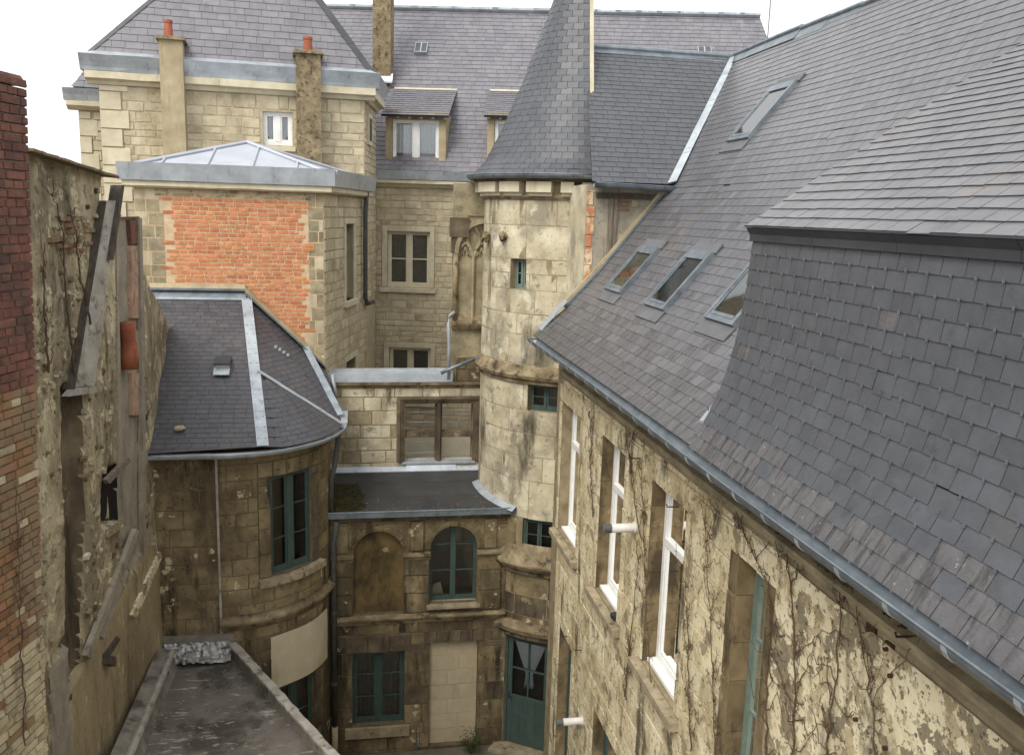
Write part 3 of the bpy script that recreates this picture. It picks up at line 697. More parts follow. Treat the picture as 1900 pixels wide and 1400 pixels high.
# cornice under the gutter
zc = WR.uv(1359, 927)[1]
def cornice(m):
    smould(m, WR, 0, WR.len, zc - 0.06, [(-.05, -.03), (.025, -.03), (.04, 0), (.04, .03), (.07, .05), (.075, .085), (-.05, .10)])
part('cornice', MT['stone_grey'], wr, cornice)
courses(RH, wr, 'frieze_stone', MT['plaster_right'], WR, 0, WR.len, zc + 0.09, 8.2, [], (0.3, 0.34), (0.5, 1.0), 0.03, 0.01, 0.005)
part('eaves_soffit', MT['wood_dark'], RH, lambda m: m.box(2.86, 3.22, 0.8, 13.2, 8.19, 8.235))
part('end_wall', MT['joint'], RH, lambda m: m.box(3.2, 11.0, 13.152, 13.55, 0, 8.2))
# windows
for h in RW[:3]:
    window(WR, h[0], h[1], h[2], h[3], 0.16, MT['white'], RH, cols=1, rows=1, fw=0.08, transom=0.68, room=0.5)
    part('inner_sill', MT['white'], RH, lambda m: sbox(m, WR, h[0] + .03, h[1] - .03, h[2] + 0.013, h[2] + 0.05, -0.16, -0.05))
h = RW[3]; window(WR, h[0], h[1], h[2], h[3], 0.16, MT['teal_pale'], RH, cols=2, rows=4, room=0.5)
for h in RG: window(WR, h[0], h[1], h[2], h[3], 0.16, MT['teal'], RH, cols=2, rows=3, room=0.5)
# iron plates left in the plaster
for x, y, s in ((1620, 1166, 24), (1653, 1203, 20), (1662, 1252, 22), (1597, 1333, 22), (1652, 1386, 22), (1652, 1136, 14), (1680, 1160, 9)):
    u, z = WR.uv(x, y); q = s * 0.0021
    def plate(m):
        for du, dz_ in ((-q, -q), ):
            m.hexa([WR.p(u - q, z - q * .8, 0.0), WR.p(u + q, z - q, 0.0), WR.p(u + q, z - q, 0.018), WR.p(u - q, z - q * .8, 0.018), WR.p(u - q * .9, z + q, 0.0), WR.p(u + q, z + q * .9, 0.0), WR.p(u + q, z + q * .9, 0.018), WR.p(u - q * .9, z + q, 0.018)])
        tube(m, [WR.p(u, z, 0.015), WR.p(u, z, 0.05)], q * .3, 6)
    part('iron_plate', MT['rust'], wr, plate)
# nails and hooks for old wires
for x, y in ((1056, 1180), (1080, 1205), (1190, 850), (1260, 700 + 240), (1700, 1180)):
    u, z = WR.uv(x, y); part('iron_hook', MT['rust'], wr, lambda m: tube(m, [WR.p(u, z, 0), WR.p(u + .01, z, 0.12), WR.p(u + .01, z + .03, 0.13)], 0.008, 5))
# boiler flue terminals
for x, y in ((1180, 978), (1082, 1336)):
    u, z = WR.uv(x, y)
    def flue(m): tube(m, [WR.p(u, z, -0.05), WR.p(u, z, 0.02), WR.p(u, z, 0.30)], 0.052, 16)
    fl = part('flue_pipe', MT['pvc'], RH, flue, True)
    part('flue_collar', MT['pvc'], fl, lambda m: tube(m, [WR.p(u, z, 0.012), WR.p(u, z, 0.03)], 0.07, 16))
    part('flue_cap', MT['grey_plastic'], fl, lambda m: [tube(m, [WR.p(u, z, 0.30 + .025 * i), WR.p(u, z, 0.312 + .025 * i)], 0.056, 14) for i in range(4)] + [tube(m, [WR.p(u, z, 0.30), WR.p(u, z, 0.39)], 0.04, 12)])

# ---- roof of the right house
PROF = [(2.81, 8.31), (3.30, 8.73), (3.90, 9.39), (4.60, 10.27), (7.0, 13.20)]
def prof_z(X):
    for (a, za), (b, zb) in zip(PROF, PROF[1:]):
        if X <= b: return za + (zb - za) * (X - a) / (b - a)
    return PROF[-1][1]
XV = 4.93; YE = 13.72; YD = 6.90; YN = 0.8
YRDG = 16.4
slope_n = unit((-(13.2 - 10.27), 0, (7.0 - 4.6)))
LOWP = PROF[:4] + [(XV, prof_z(XV))]
LOWL = [math.dist(LOWP[i], LOWP[i + 1]) for i in range(4)]
def low_prof(t):           # arclength parameter of the lower slope, gutter to the level of the cross wing eave
    d = t * sum(LOWL)
    for i in range(4):
        if d <= LOWL[i] or i == 3:
            f = d / LOWL[i]; return (LOWP[i][0] + (LOWP[i + 1][0] - LOWP[i][0]) * f, LOWP[i][1] + (LOWP[i + 1][1] - LOWP[i][1]) * f)
        d -= LOWL[i]
LOWLEN = sum(LOWL)
def bed(m):
    pts = LOWP
    for (a, za), (b, zb) in zip(pts, pts[1:]): m.add([(a, YN, za), (b, YN, zb), (b, YE, zb), (a, YE, za)], [(0, 1, 2, 3)])
    m.add([(XV, YN, prof_z(XV)), (7, YN, 13.2), (7, YRDG, 13.2), (XV, YE, prof_z(XV))], [(0, 1, 2, 3)])
    m.add([(7, YN, 13.2), (11.2, YN, 8.2), (11.2, YRDG + 4, 8.2), (7, YRDG, 13.2)], [(0, 1, 2, 3)])
    m.add([(2.86, YN, 8.34), (7, YN, 13.2), (11.2, YN, 8.2)], [(0, 1, 2)])
roof = part('roof', MT['slate_bed'], RH, bed)
def weathered(base, reach):
    return lambda t: MT['slate_stained'] if random.random() < max(.01, 1.25 * (1 - t / reach)) else MT[base]
slates_patch(RH, roof, weathered('slate_right', .30), lambda s, t: (low_prof(t)[0], YE - s * (YE - YD + 0.1), low_prof(t)[1]), LOWLEN, lambda t: YE - YD + 0.1, 0.125, 0.2, lift=0.007)
xb, zb = XV - 0.02, prof_z(XV)
slates(RH, roof, MT['slate_right'], [(XV, YD - .05, zb), (XV, YE, zb), (7, YRDG, 13.2), (7, YD - .05, 13.2)], 0.125, 0.2, lift=0.007)
slates(RH, roof, MT['slate_right'], [(6.0, YN, prof_z(6.0)), (6.0, YD - .05, prof_z(6.0)), (7, YD - .05, 13.2), (7, YN, 13.2)], 0.125, 0.2, lift=0.007)
for i in range(18):
    y0 = YN + (YRDG - YN) * i / 18; y1 = YN + (YRDG - YN) * (i + 1) / 18
    def cap(m):
        z = 13.215 + 0.006 * (i % 2) + 0.02 * math.sin(i * 0.9)
        m.hexa([(6.86, y0, z - .16), (7.0, y0, z + .02), (7.14, y0, z - .16), (7.0, y0, z - .05), (6.86, y1 + .02, z - .16), (7.0, y1 + .02, z + .02), (7.14, y1 + .02, z - .16), (7.0, y1 + .02, z - .05)])
        tube(m, [(7, y0, z + .03), (7, y1 + .02, z + .03)], 0.04, 8)
    part('ridge_cap', MT['zinc_dark'], roof, cap, False)
ys = [YN + (13.56 - YN) * i / 40 for i in range(41)]
gut = gutter('gutter', [(2.765, y, 8.30 + 0.012 * math.sin(y * .8)) for y in ys], [(-1, 0)] * 41, 0.088, MT['zinc_dark'], RH, 0.47, bmat=MT['zinc'], band=.018)
# gable flashing where the slope meets the cross wing
bands('flashing', MT['zinc'], roof, (2.9, YE + .02, 8.40), (3.3, YE + .02, 8.86), (0, 1, 0), -0.16, 0.10, (0, 0, 1), 1, 0.02)
for (xa, za_), (xb_, zb_) in zip(LOWP[1:], LOWP[2:]):
    bands('mortar_fillet', MT['cement'], roof, (xa, YE + .02, za_ + .06), (xb_, YE + .02, zb_ + .06), (0, 1, 0), -.01, .10, slope_n, 1, 0.05)
    bands('flashing', MT['zinc_dark'], roof, (xa, YE + .02, za_ + .03), (xb_, YE + .02, zb_ + .03), (0, 1, 0), -.07, -.01, slope_n, 1, 0.025)
# skylights
def roofpt(X, Y, o): return np.array([X, Y, prof_z(X)]) + slope_n * o
def rbox(m, X0, X1, Y0, Y1, o0, o1): m.hexa([roofpt(X0, Y0, o0), roofpt(X1, Y0, o0), roofpt(X1, Y1, o0), roofpt(X0, Y1, o0), roofpt(X0, Y0, o1), roofpt(X1, Y0, o1), roofpt(X1, Y1, o1), roofpt(X0, Y1, o1)])
def skylight(bl, br, tr, tl):
    c = [on_plane(*p, (4.6, 0, 10.27), slope_n) for p in (bl, br, tr, tl)]
    X0 = (c[0][0] + c[1][0]) / 2; X1 = (c[2][0] + c[3][0]) / 2; ya = (c[0][1] + c[3][1]) / 2; yb = (c[1][1] + c[2][1]) / 2
    wd_ = .07 if c[0][0] < 4.5 else 0.0; Y0, Y1 = min(ya, yb) - wd_, max(ya, yb) + wd_ * .4; X0 = max(X0, 3.32)
    f = 0.06; g = f * 0.65
    def fr(m):
        rbox(m, X0, X1, Y0, Y0 + f, 0, 0.07); rbox(m, X0, X1, Y1 - f, Y1, 0, 0.07)
        rbox(m, X0, X0 + g, Y0 + f, Y1 - f, 0, 0.066); rbox(m, X1 - g * 2, X1, Y0 + f, Y1 - f, 0, 0.074)
    s = part('skylight', MT['zinc_dark'], roof, fr)
    def sash(m):
        rbox(m, X0 + g, X1 - 2 * g, Y0 + f + .002, Y0 + f + .035, 0.02, 0.062); rbox(m, X0 + g, X1 - 2 * g, Y1 - f - .035, Y1 - f - .002, 0.02, 0.062)
        rbox(m, X0 + g + .002, X0 + g + .03, Y0 + f + .035, Y1 - f - .035, 0.02, 0.07)
    part('sash', MT['zinc_dark'], s, sash)
    gp = MB(); gp.add([roofpt(X0 + g, Y0 + f, 0.055), roofpt(X1 - g, Y0 + f, 0.055), roofpt(X1 - g, Y1 - f, 0.055), roofpt(X0 + g, Y1 - f, 0.055)], [(0, 1, 2, 3)]); gp.build('pane', MT['glass'], s)
    part('dark_room', MT['dark'], s, lambda m: m.add([roofpt(X0 + .01, Y0 + .01, 0.026), roofpt(X1 - .01, Y0 + .01, 0.026), roofpt(X1 - .01, Y1 - .01, 0.026), roofpt(X0 + .01, Y1 - .01, 0.026)], [(0, 1, 2, 3)]))
    part('lead_apron', MT['lead_pale'], s, lambda m: rbox(m, X0 - 0.12, X0 - .002, Y0 - 0.03, Y1 + 0.03, 0.018, 0.03))
    part('top_flashing', MT['lead_pale'], s, lambda m: rbox(m, X1 + .002, X1 + 0.09, Y0 - 0.03, Y1 + 0.03, 0.02, 0.04))
skylight((1127, 543), (1158, 546), (1222, 461), (1192, 459))
skylight((1199, 571), (1233, 578), (1326, 470), (1287, 468))
skylight((1315, 595), (1362, 609), (1470, 480), (1420, 470))
skylight((1360, 262), (1393, 264), (1476, 157), (1436, 165))
for x, y, s in ():       # slate vents
    c = on_plane(x, y, (4.6, 0, 10.27), slope_n)
    part('slate_vent', MT['slate_right'], roof, lambda m: rbox(m, c[0] - .09, c[0] + .09, c[1] - .11, c[1] + .11, 0.015, 0.027))
# ---- long shed dormer
DF = [(2.80, 8.30), (2.92, 8.52), (3.02, 8.74), (3.11, 9.02), (3.17, 9.32), (3.21, 9.66), (3.235, 10.06)]
DL = [math.dist(DF[i], DF[i + 1]) for i in range(len(DF) - 1)]
def dprof(t):
    d = t * sum(DL)
    for i in range(len(DL)):
        if d <= DL[i] or i == len(DL) - 1:
            f = d / DL[i]; return (DF[i][0] + (DF[i + 1][0] - DF[i][0]) * f, DF[i][1] + (DF[i + 1][1] - DF[i][1]) * f)
        d -= DL[i]
DT = [(3.165, 10.157), (6.1, 12.13)]
def dbed(m):
    for (a, za), (b, zb_) in zip(DF + [(3.235, 10.17)], DF[1:] + [(3.235, 10.17)]): 
        if (a, za) != (b, zb_): m.add([(a, YN, za), (b, YN, zb_), (b, YD, zb_), (a, YD, za)], [(0, 1, 2, 3)])
    m.add([(3.235, YN, 10.0), (3.235, YD, 10.0), (3.235, YD, 10.2), (3.235, YN, 10.2)], [(0, 1, 2, 3)])
    m.add([(DT[0][0], YN, DT[0][1]), (DT[1][0], YN, DT[1][1]), (DT[1][0], YD, DT[1][1]), (DT[0][0], YD, DT[0][1])], [(0, 1, 2, 3)])
    side = [(a, YD - .005, b) for a, b in DF] + [(3.2, YD - .005, 10.16), (6.1, YD - .005, 12.1), (6.1, YD - .005, prof_z(6.1)), (4.6, YD - .005, 10.25), (3.9, YD - .005, 9.37), (3.3, YD - .005, 8.7)]
    m.add(side, [tuple(range(len(side)))])
dm = part('shed_dormer', MT['slate_bed'], RH, dbed)
slates_patch(RH, dm, weathered('slate_new', .16), lambda s, t: (dprof(t)[0], YD - s * (YD - YN), dprof(t)[1]), sum(DL), lambda t: YD - YN, 0.115, 0.2, lift=0.009, name='face_slate')
slates(RH, dm, MT['slate_right'], [(DT[0][0], YN, DT[0][1]), (DT[0][0], YD + .02, DT[0][1]), (DT[1][0], YD + .02, DT[1][1]), (DT[1][0], YN, DT[1][1])], 0.125, 0.2, lift=0.009, name='roof_slate')
rows = int(sum(DL) / 0.115)
hk = MB()
for r in range(rows):
    W = YD - YN; n = int(round(W / 0.2)); t = r / rows
    for k in range(n + 1):
        y = YD - (k + (0.0 if r % 2 else 0.5)) * W / n
        if y < YN: continue
        x, z = dprof(t); x2, z2 = dprof(min(1, t + 0.02))
        hk.box(x - 0.031, x - 0.021, y - .0035, y + .0035, z - .006, z + .016)
hk.build('slate_hooks', MT['zinc_dark'], dm)['kind'] = 'stuff'
for i in range(6):                            # lead band under the dormer eave, in lengths
    y0 = YD - i * 1.02; y1 = max(YN, y0 - 1.015)
    part('lead_band', MT['lead'], dm, lambda m: (m.hexa([(3.195, y1, 10.045), (3.225, y1, 10.045), (3.225, y0, 10.045), (3.195, y0, 10.045), (3.19, y1, 10.10), (3.225, y1, 10.10), (3.225, y0, 10.10), (3.19, y0, 10.10)]), m.hexa([(3.19, y1, 10.10), (3.225, y1, 10.10), (3.225, y0, 10.10), (3.19, y0, 10.10), (3.155, y1, 10.152), (3.225, y1, 10.152), (3.225, y0, 10.152), (3.155, y0, 10.152)])))
part('eave_board', MT['lead'], dm, lambda m: m.box(3.15, 3.21, YN, YD + .02, 10.155, 10.168))
part('soaker', MT['zinc'], RH, lambda m: m.hexa([(2.93, 6.90, 8.50), (3.1, 6.90, 8.72), (3.1, 7.05, 8.70), (2.93, 7.05, 8.48), (2.93, 6.90, 8.52), (3.1, 6.90, 8.74), (3.1, 7.05, 8.72), (2.93, 7.05, 8.50)]))

# ================================================================== cross wing
CW = thing('cross_wing', 'small gabled wing with dark slate roof between the round turret and right house', 'house', (4.5, 13.9, 0))
YW = 13.80
WC = Flat((3.60, YW), (7.0, YW)); WC2 = Flat((3.598, 14.97), (3.598, YW + .004))
cw = wall('wall', WC, 0, WC.len, 0, 10.7, [], 0.3, MT['cement_grey'], CW)
wall('return_wall', WC2, 0, WC2.len, 5.0, 10.7, [], 0.3, MT['stone_turret'], CW)
u0_ = WC.uv(1101, 450)[0]
zz_ = 8.5
while zz_ < 10.6:
    z2_ = zz_ + rnd(.16, .34); stone(CW, cw, 'corner_stone', MT['orange_stain'], WC, .005, .13 + rnd(-.02, .03), zz_ + .003, min(10.62, z2_) - .003, .014, .01, .008); zz_ = z2_
def post(m):
    for x in (1131, 1141):
        u = WC.uv(x, 420)[0]; z1_ = 10.5; z0_ = WC.uv(1138, 480)[1]
        m.hexa([WC.p(u - .035, z0_, 0), WC.p(u + .035, z0_, 0), WC.p(u + .035, z0_, .03), WC.p(u - .035, z0_, .03), WC.p(u - .03, z1_, 0), WC.p(u + .03, z1_, 0), WC.p(u + .03, z1_, .03), WC.p(u - .03, z1_, .03)])
part('timber_post', MT['wood'], cw, post)
ub, zb1 = WC.uv(1142, 362); ub2, zb2 = WC.uv(1168, 392)
courses(CW, cw, 'brick', MT['brick_mixed'], WC, ub, ub2, zb2, zb1, [], (0.065, 0.075), (0.1, 0.22), 0.02, 0.006, 0.006)
part('plaster_patch', MT['cement'], cw, lambda m: [sbox(m, WC, *sorted((WC.uv(a, b)[0], WC.uv(c, d)[0])), *sorted((WC.uv(a, b)[1], WC.uv(c, d)[1])), 0, .02) for a, b, c, d in ((1150, 345, 1190, 358), (1172, 372, 1182, 384))])
part('timber_rail', MT['wood_dark'], cw, lambda m: sbox(m, WC, 0.15, 1.4, 10.5, 10.58, 0, .05))
RC = [(3.62, 13.58, 10.73), (4.92, 13.58, 10.73), (7.0, YRDG, 13.2), (4.15, YRDG, 13.2)]
cr_ = part('roof', MT['slate_bed'], CW, lambda m: m.add(RC + [(4.15, 19.2, 10.7), (9, 19.2, 10.7)], [(0, 1, 2, 3), (3, 2, 5, 4)]))
slates(CW, cr_, MT['slate_new'], RC, 0.125, 0.2, lift=.007)
bands('valley', MT['zinc'], cr_, (4.90, 13.56, 10.76), (7.0, YRDG, 13.24), (1, -.3, .3), -0.06, 0.08, (-.2, -.4, .6), 5, 0.02)
part('ridge_roll', MT['zinc_dark'], cr_, lambda m: (tube(m, [(4.15, YRDG, 13.24), (7.0, YRDG, 13.22)], 0.055, 8), strip(m, (4.15, YRDG, 13.22), (7, YRDG, 13.2), (0, -1, -.9), 0, 0.16, (0, -.7, .7))))
gutter('gutter', [(3.64 + 1.36 * i / 8, 13.52 - .03 * i / 8, 10.72 - .03 * i / 8) for i in range(9)], [(0, -1)] * 9, 0.075, MT['zinc_dark'], CW, 0.4)
part('outlet', MT['zinc'], CW, lambda m: tube(m, [(4.98, 13.49, 10.66), (5.0, 13.47, 10.58), (4.97, 13.44, 10.48)], 0.045, 10))

# ================================================================== stair turret
TU = thing('stair_turret', 'round limestone stair turret with conical slate roof and green windows', 'turret', (4.15, 16.6, 0))
TC = (4.15, 16.6); TR = 1.75
WT = Curve(TC, TR, 150, 310)
def th(a, b):
    p = WT.uv(*a); q = WT.uv(*b)
    return [min(p[0], q[0]), max(p[0], q[0]), min(p[1], q[1]), max(p[1], q[1])]
t1 = th((948, 479), (975, 538)); t2 = th((980, 712), (1041, 768)); t3 = th((970, 960), (1028, 1032))
dr = th((937, 1195), (1016, 1390)); dr[2] = 0.06; dr[3] = 2.33
TH = [t1, t2, t3, dr]
tw = wall('wall', WT, 0, WT.len, 0, 10.85, TH, 0.3, MT['joint'], TU)
def tm(u, z):
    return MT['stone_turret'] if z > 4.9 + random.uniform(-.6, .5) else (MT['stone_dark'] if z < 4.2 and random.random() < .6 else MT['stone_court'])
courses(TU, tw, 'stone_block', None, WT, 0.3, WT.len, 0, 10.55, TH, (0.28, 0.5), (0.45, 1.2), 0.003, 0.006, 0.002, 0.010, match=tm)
u_s, u_e = 0.3, WT.len - .1
part('string_course', MT['ledge_stone'], tw, lambda m: smould(m, WT, u_s, u_e, 7.27, [(-.03, -.05), (.04, -.04), (.05, .02), (.10, .05), (.12, .11), (.09, .15), (.04, .24), (-.03, .33)]))
part('lower_ledge', MT['ledge_stone'], tw, lambda m: smould(m, WT, u_s, u_e, 3.70, [(-.03, -.08), (.06, -.05), (.08, .03), (.15, .07), (.20, .15), (.20, .19), (-.03, .52)]))
part('door_hood', MT['ledge_stone'], tw, lambda m: smould(m, WT, u_s, u_e, 2.40, [(-.03, -.05), (.05, -.03), (.07, .06), (.15, .10), (.17, .18), (.10, .25), (-.03, .30)]))
part('flared_base', MT['stone_court'], tw, lambda m: smould(m, WT, u_s, u_e, 3.88, [(-.03, -.1), (.175, 0), (.13, .12), (.07, .35), (.03, .62), (-.03, .8)])) if False else None
# corbels under the eave
uu = WT.uv(903, 340)[0]
for x0, x1, m_ in ((905, 934, 0), (941, 974, 0), (986, 1028, 0), (1044, 1066, 0), (1080, 1096, 0), (897, 901, 0)):
    a = WT.uv(x0, 340)[0]; b = WT.uv(x1, 340)[0]
    part('corbel', MT['stone_trim'], tw, lambda m: (sbox(m, WT, a, b, 10.585, 10.76, -.02, .18), sbox(m, WT, a + .01, b - .01, 10.52, 10.585, -.02, .09)))
part('wall_plate', MT['stone_dark'], tw, lambda m: smould(m, WT, u_s, u_e, 10.76, [(-.05, 0), (.15, 0), (.19, .05), (-.05, .1)]))
part('corbel_table', MT['ledge_stone'], tw, lambda m: smould(m, WT, u_s, u_e, 10.46, [(-.05, 0), (.03, 0), (.06, .04), (.05, .07), (-.05, .07)]))
# worn carved heads
for x, y, r in ((938, 438, .085), (908, 440, .08)):
    u, z = WT.uv(x, y)
    def head(m):
        V = []; Fc = []
        for i in range(7):
            for j in range(10):
                a = math.pi * i / 6; b = 2 * math.pi * j / 10; k = 1 + rnd(-.32, .32)
                V.append(WT.p(u + r * .9 * math.sin(a) * math.cos(b) * k, z + r * math.cos(a) * k * 1.1, 0.07 + r * math.sin(a) * math.sin(b) * k))
        for i in range(6):
            for j in range(10): Fc.append((i * 10 + j, i * 10 + (j + 1) % 10, (i + 1) * 10 + (j + 1) % 10, (i + 1) * 10 + j))
        m.add(V, Fc)
    part('carved_stone', MT['ledge_stone'], tw, head)
for h, dp, fm, mt in ((t1, 0.13, 0.03, 'teal_pale'), (t2, 0.10, 0.04, 'teal'), (t3, 0.05, 0.05, 'teal')):
    ch = WT.chord(h[0], h[1])
    window(ch, 0.0, ch.len, h[2], h[3], dp, MT[mt], TU, cols=2, rows=2, fw=fm, mull=0.018, bar=0.018, thick=0.05)
part('window_sill', MT['sill'], tw, lambda m: sbox(m, WT, t3[0] - .06, t3[1] + .1, t3[2] - .10, t3[2] + .004, -.15, .06, dz=.03))
# door with glazed top and tied curtain
ch = WT.chord(dr[0], dr[1]); L = ch.len; z0, z1 = dr[2], dr[3]
def door(m):
    sbox(m, ch, 0, .05, z0, z1, -.12, -.04); sbox(m, ch, L - .05, L, z0, z1, -.12, -.04)
    sbox(m, ch, .055, .15, z0 + .01, z1 - .02, -.11, -.055); sbox(m, ch, L - .15, L - .055, z0 + .01, z1 - .02, -.11, -.055)
    sbox(m, ch, .15, L - .15, z0 + .01, z0 + .95, -.105, -.062); sbox(m, ch, .15, L - .15, z1 - .12, z1 - .02, -.11, -.057)
    for i in range(1, 4): sbox(m, ch, .15 + (L - .3) * i / 4 - .004, .15 + (L - .3) * i / 4 + .004, z0 + .1, z0 + .9, -.07, -.056)
    sbox(m, ch, .15, L - .15, z0 + .95, z0 + 1.03, -.11, -.055)
dd = part('door', MT['teal'], TU, door)
zg0, zg1 = z0 + 1.03, z1 - .12; zm_ = (zg0 + zg1) / 2
part('glazing_bar', MT['teal'], dd, lambda m: (sbox(m, ch, L / 2 - .016, L / 2 + .016, zg0, zg1, -.10, -.058), sbox(m, ch, .15, L - .15, zm_ - .014, zm_ + .014, -.099, -.059)))
for a, b in ((.15, L / 2 - .016), (L / 2 + .016, L - .15)):
    for c, d in ((zg0, zm_ - .014), (zm_ + .014, zg1)):
        g = MB(); g.add([ch.p(a, c, -.08), ch.p(b, c, -.08), ch.p(b, d, -.08), ch.p(a, d, -.08)], [(0, 1, 2, 3)]); g.build('pane', MT['glass'], dd)
def dcurt(m):
    V = []; n = 24
    for i in range(n + 1):
        f = i / n; u = .15 + (L - .3) * f; w_ = .012 * math.sin(i * 2.1)
        e = abs(f - .5) * 2; tie = zg0 + .46
        V += [ch.p(u, zg1, -.115 + w_), ch.p(L / 2 + (u - L / 2) * .22, tie + .02 * (1 - e), -.115 + w_), ch.p(L / 2 + (u - L / 2) * .3, tie - .26 - .04 * math.sin(i), -.115 + w_)]
    m.add(V, [(3 * i + k, 3 * i + 3 + k, 3 * i + 4 + k, 3 * i + 1 + k) for i in range(n) for k in range(2)])
part('curtain', MT['curtain'], dd, dcurt, True)
part('door_handle', MT['dark_plastic'], dd, lambda m: (tube(m, [ch.p(.10, z0 + 1.0, -.055), ch.p(.10, z0 + 1.0, -.01), ch.p(.19, z0 + 1.0, -.01)], .010, 6), sbox(m, ch, .085, .115, z0 + .93, z0 + 1.07, -.056, -.048)))
part('dark_room', MT['dark'], dd, lambda m: m.add([ch.p(0, z0, -.24), ch.p(L, z0, -.24), ch.p(L, z1, -.24), ch.p(0, z1, -.24)], [(0, 1, 2, 3)]))
part('door_step', MT['sill'], TU, lambda m: sbox(m, ch, -.15, L + .15, 0.0, 0.055, -.25, .32))
# conical roof
CP = [(2.00, 10.88), (1.76, 11.14), (1.46, 11.72), (1.08, 12.62), (0.60, 13.99), (0.02, 15.6)]
CLl = [math.dist(CP[i], CP[i + 1]) for i in range(5)]
def cprof(t):
    d = t * sum(CLl)
    for i in range(5):
        if d <= CLl[i] or i == 4:
            f = d / CLl[i]; return (CP[i][0] + (CP[i + 1][0] - CP[i][0]) * f, CP[i][1] + (CP[i + 1][1] - CP[i][1]) * f)
        d -= CLl[i]
A0, A1 = math.radians(262.5), math.radians(82.5)
def cone(s, t, o=0.0):
    r, z = cprof(t); a = A0 + (A1 - A0) * s; r += o
    return np.array([TC[0] + r * math.cos(a), TC[1] + r * math.sin(a), z])
def conebed(m):
    n = 28; k = 15; V = [cone(i / n, j / (k - 1), -.005) for i in range(n + 1) for j in range(k)]
    m.add(V, [(i * k + j, (i + 1) * k + j, (i + 1) * k + j + 1, i * k + j + 1) for i in range(n) for j in range(k - 1)])
    m.add([cone(0, j / (k - 1), -.005) for j in range(k)] + [cone(1, j / (k - 1), -.005) for j in range(k)][::-1], [tuple(range(2 * k))])
cb = part('conical_roof', MT['slate_bed'], TU, conebed, False)
slates_patch(TU, cb, MT['slate_new'], cone, sum(CLl), lambda t: cprof(t)[0] * math.pi, 0.122, 0.2, lift=0.006)
def verge(m):
    for i in range(8):
        a, b = 0.23 + 0.77 * i / 8, 0.23 + 0.77 * (i + 1) / 8
        pa, pb = cone(0, a, -.02), cone(0, b, -.02); ta, tb_ = cone(0, a, .05), cone(0, b, .05)
        d = np.array([.075, 0.02, 0])
        m.hexa([pa, pa + d, ta + d, ta, pb, pb + d, tb_ + d, tb_])
part('verge_board', MT['stone_trim'], cb, verge)
part('verge_flashing', MT['zinc'], cb, lambda m: m.hexa([cone(0, 0, -.02), cone(0, 0, .02) + np.array([.11, 0, 0]), cone(0, 0, .04) + np.array([.11, 0, 0]), cone(0, 0, .03), cone(0, .2, -.02), cone(0, .2, -.01) + np.array([.03, 0, 0]), cone(0, .2, .03) + np.array([.03, 0, 0]), cone(0, .2, .03)]))
GA = [262.5 - (262.5 - 95) * i / 30 for i in range(31)]
gutter('gutter', [(TC[0] + 2.02 * math.cos(math.radians(a)), TC[1] + 2.02 * math.sin(math.radians(a)), 10.885) for a in GA], [(math.cos(math.radians(a)), math.sin(math.radians(a))) for a in GA], 0.075, MT['zinc_dark'], TU, 0.33)

# ================================================================== two-storey gallery
GA_ = thing('gallery_wing', 'grimy two-storey gallery with two round arches under a flat dark roof', 'house', (1.2, 15.5, 0))
YG = 15.5
WG = Flat((-0.45, YG), (2.84, YG))
def gz(x, y): return WG.uv(x, y)[1]
def gu(x, y): return WG.uv(x, y)[0]
def arch_px(l, r, apex, spring, bottom):
    u0 = gu(l, spring); u1 = gu(r, spring); return u0, u1, gz((l + r) / 2, spring), gz((l + r) / 2, bottom)
A1 = arch_px(655, 749, 984, 1028, 1139); A2 = arch_px(798, 886, 969, 1016, 1117)
ztop1 = A1[2] + (A1[1] - A1[0]) / 2; ztop2 = A2[2] + (A2[1] - A2[0]) / 2
h1 = (A1[0], A1[1], A1[3], ztop1); h2 = (A2[0], A2[1], A2[3], ztop2)
w1 = (gu(654, 1280), gu(750, 1280), gz(700, 1345), gz(700, 1209)); inf = (gu(796, 1290), gu(885, 1290), gz(840, 1380), gz(840, 1190))
GH = [h1, h2, w1, inf]
ZT = 4.80
gw = wall('wall', WG, 0, WG.len, 0, ZT, GH, 0.4, MT['joint_dark'], GA_)
lint = (w1[0] - .12, w1[1] + .12, w1[3], w1[3] + .34); lint2 = (inf[0] - .1, inf[1] + .12, inf[3], inf[3] + .24)
sill1 = (w1[0] - .14, w1[1] + .1, w1[2] - .22, w1[2])
arcbox = [(A[0] - .13, A[1] + .13, A[2], zt + .12) for A, zt in ((A1, ztop1), (A2, ztop2))]
def gm(u, z):
    return MT['stone_dark'] if (random.random() < (0.22 if z < 2.9 else 0.06)) else MT['stone_court']
courses(GA_, gw, 'stone_block', None, WG, 0, WG.len, 0, ZT, GH + [lint, lint2, sill1] + arcbox, (0.28, 0.42), (0.3, 0.75), 0.010, 0.007, 0.004, 0.006, match=gm)
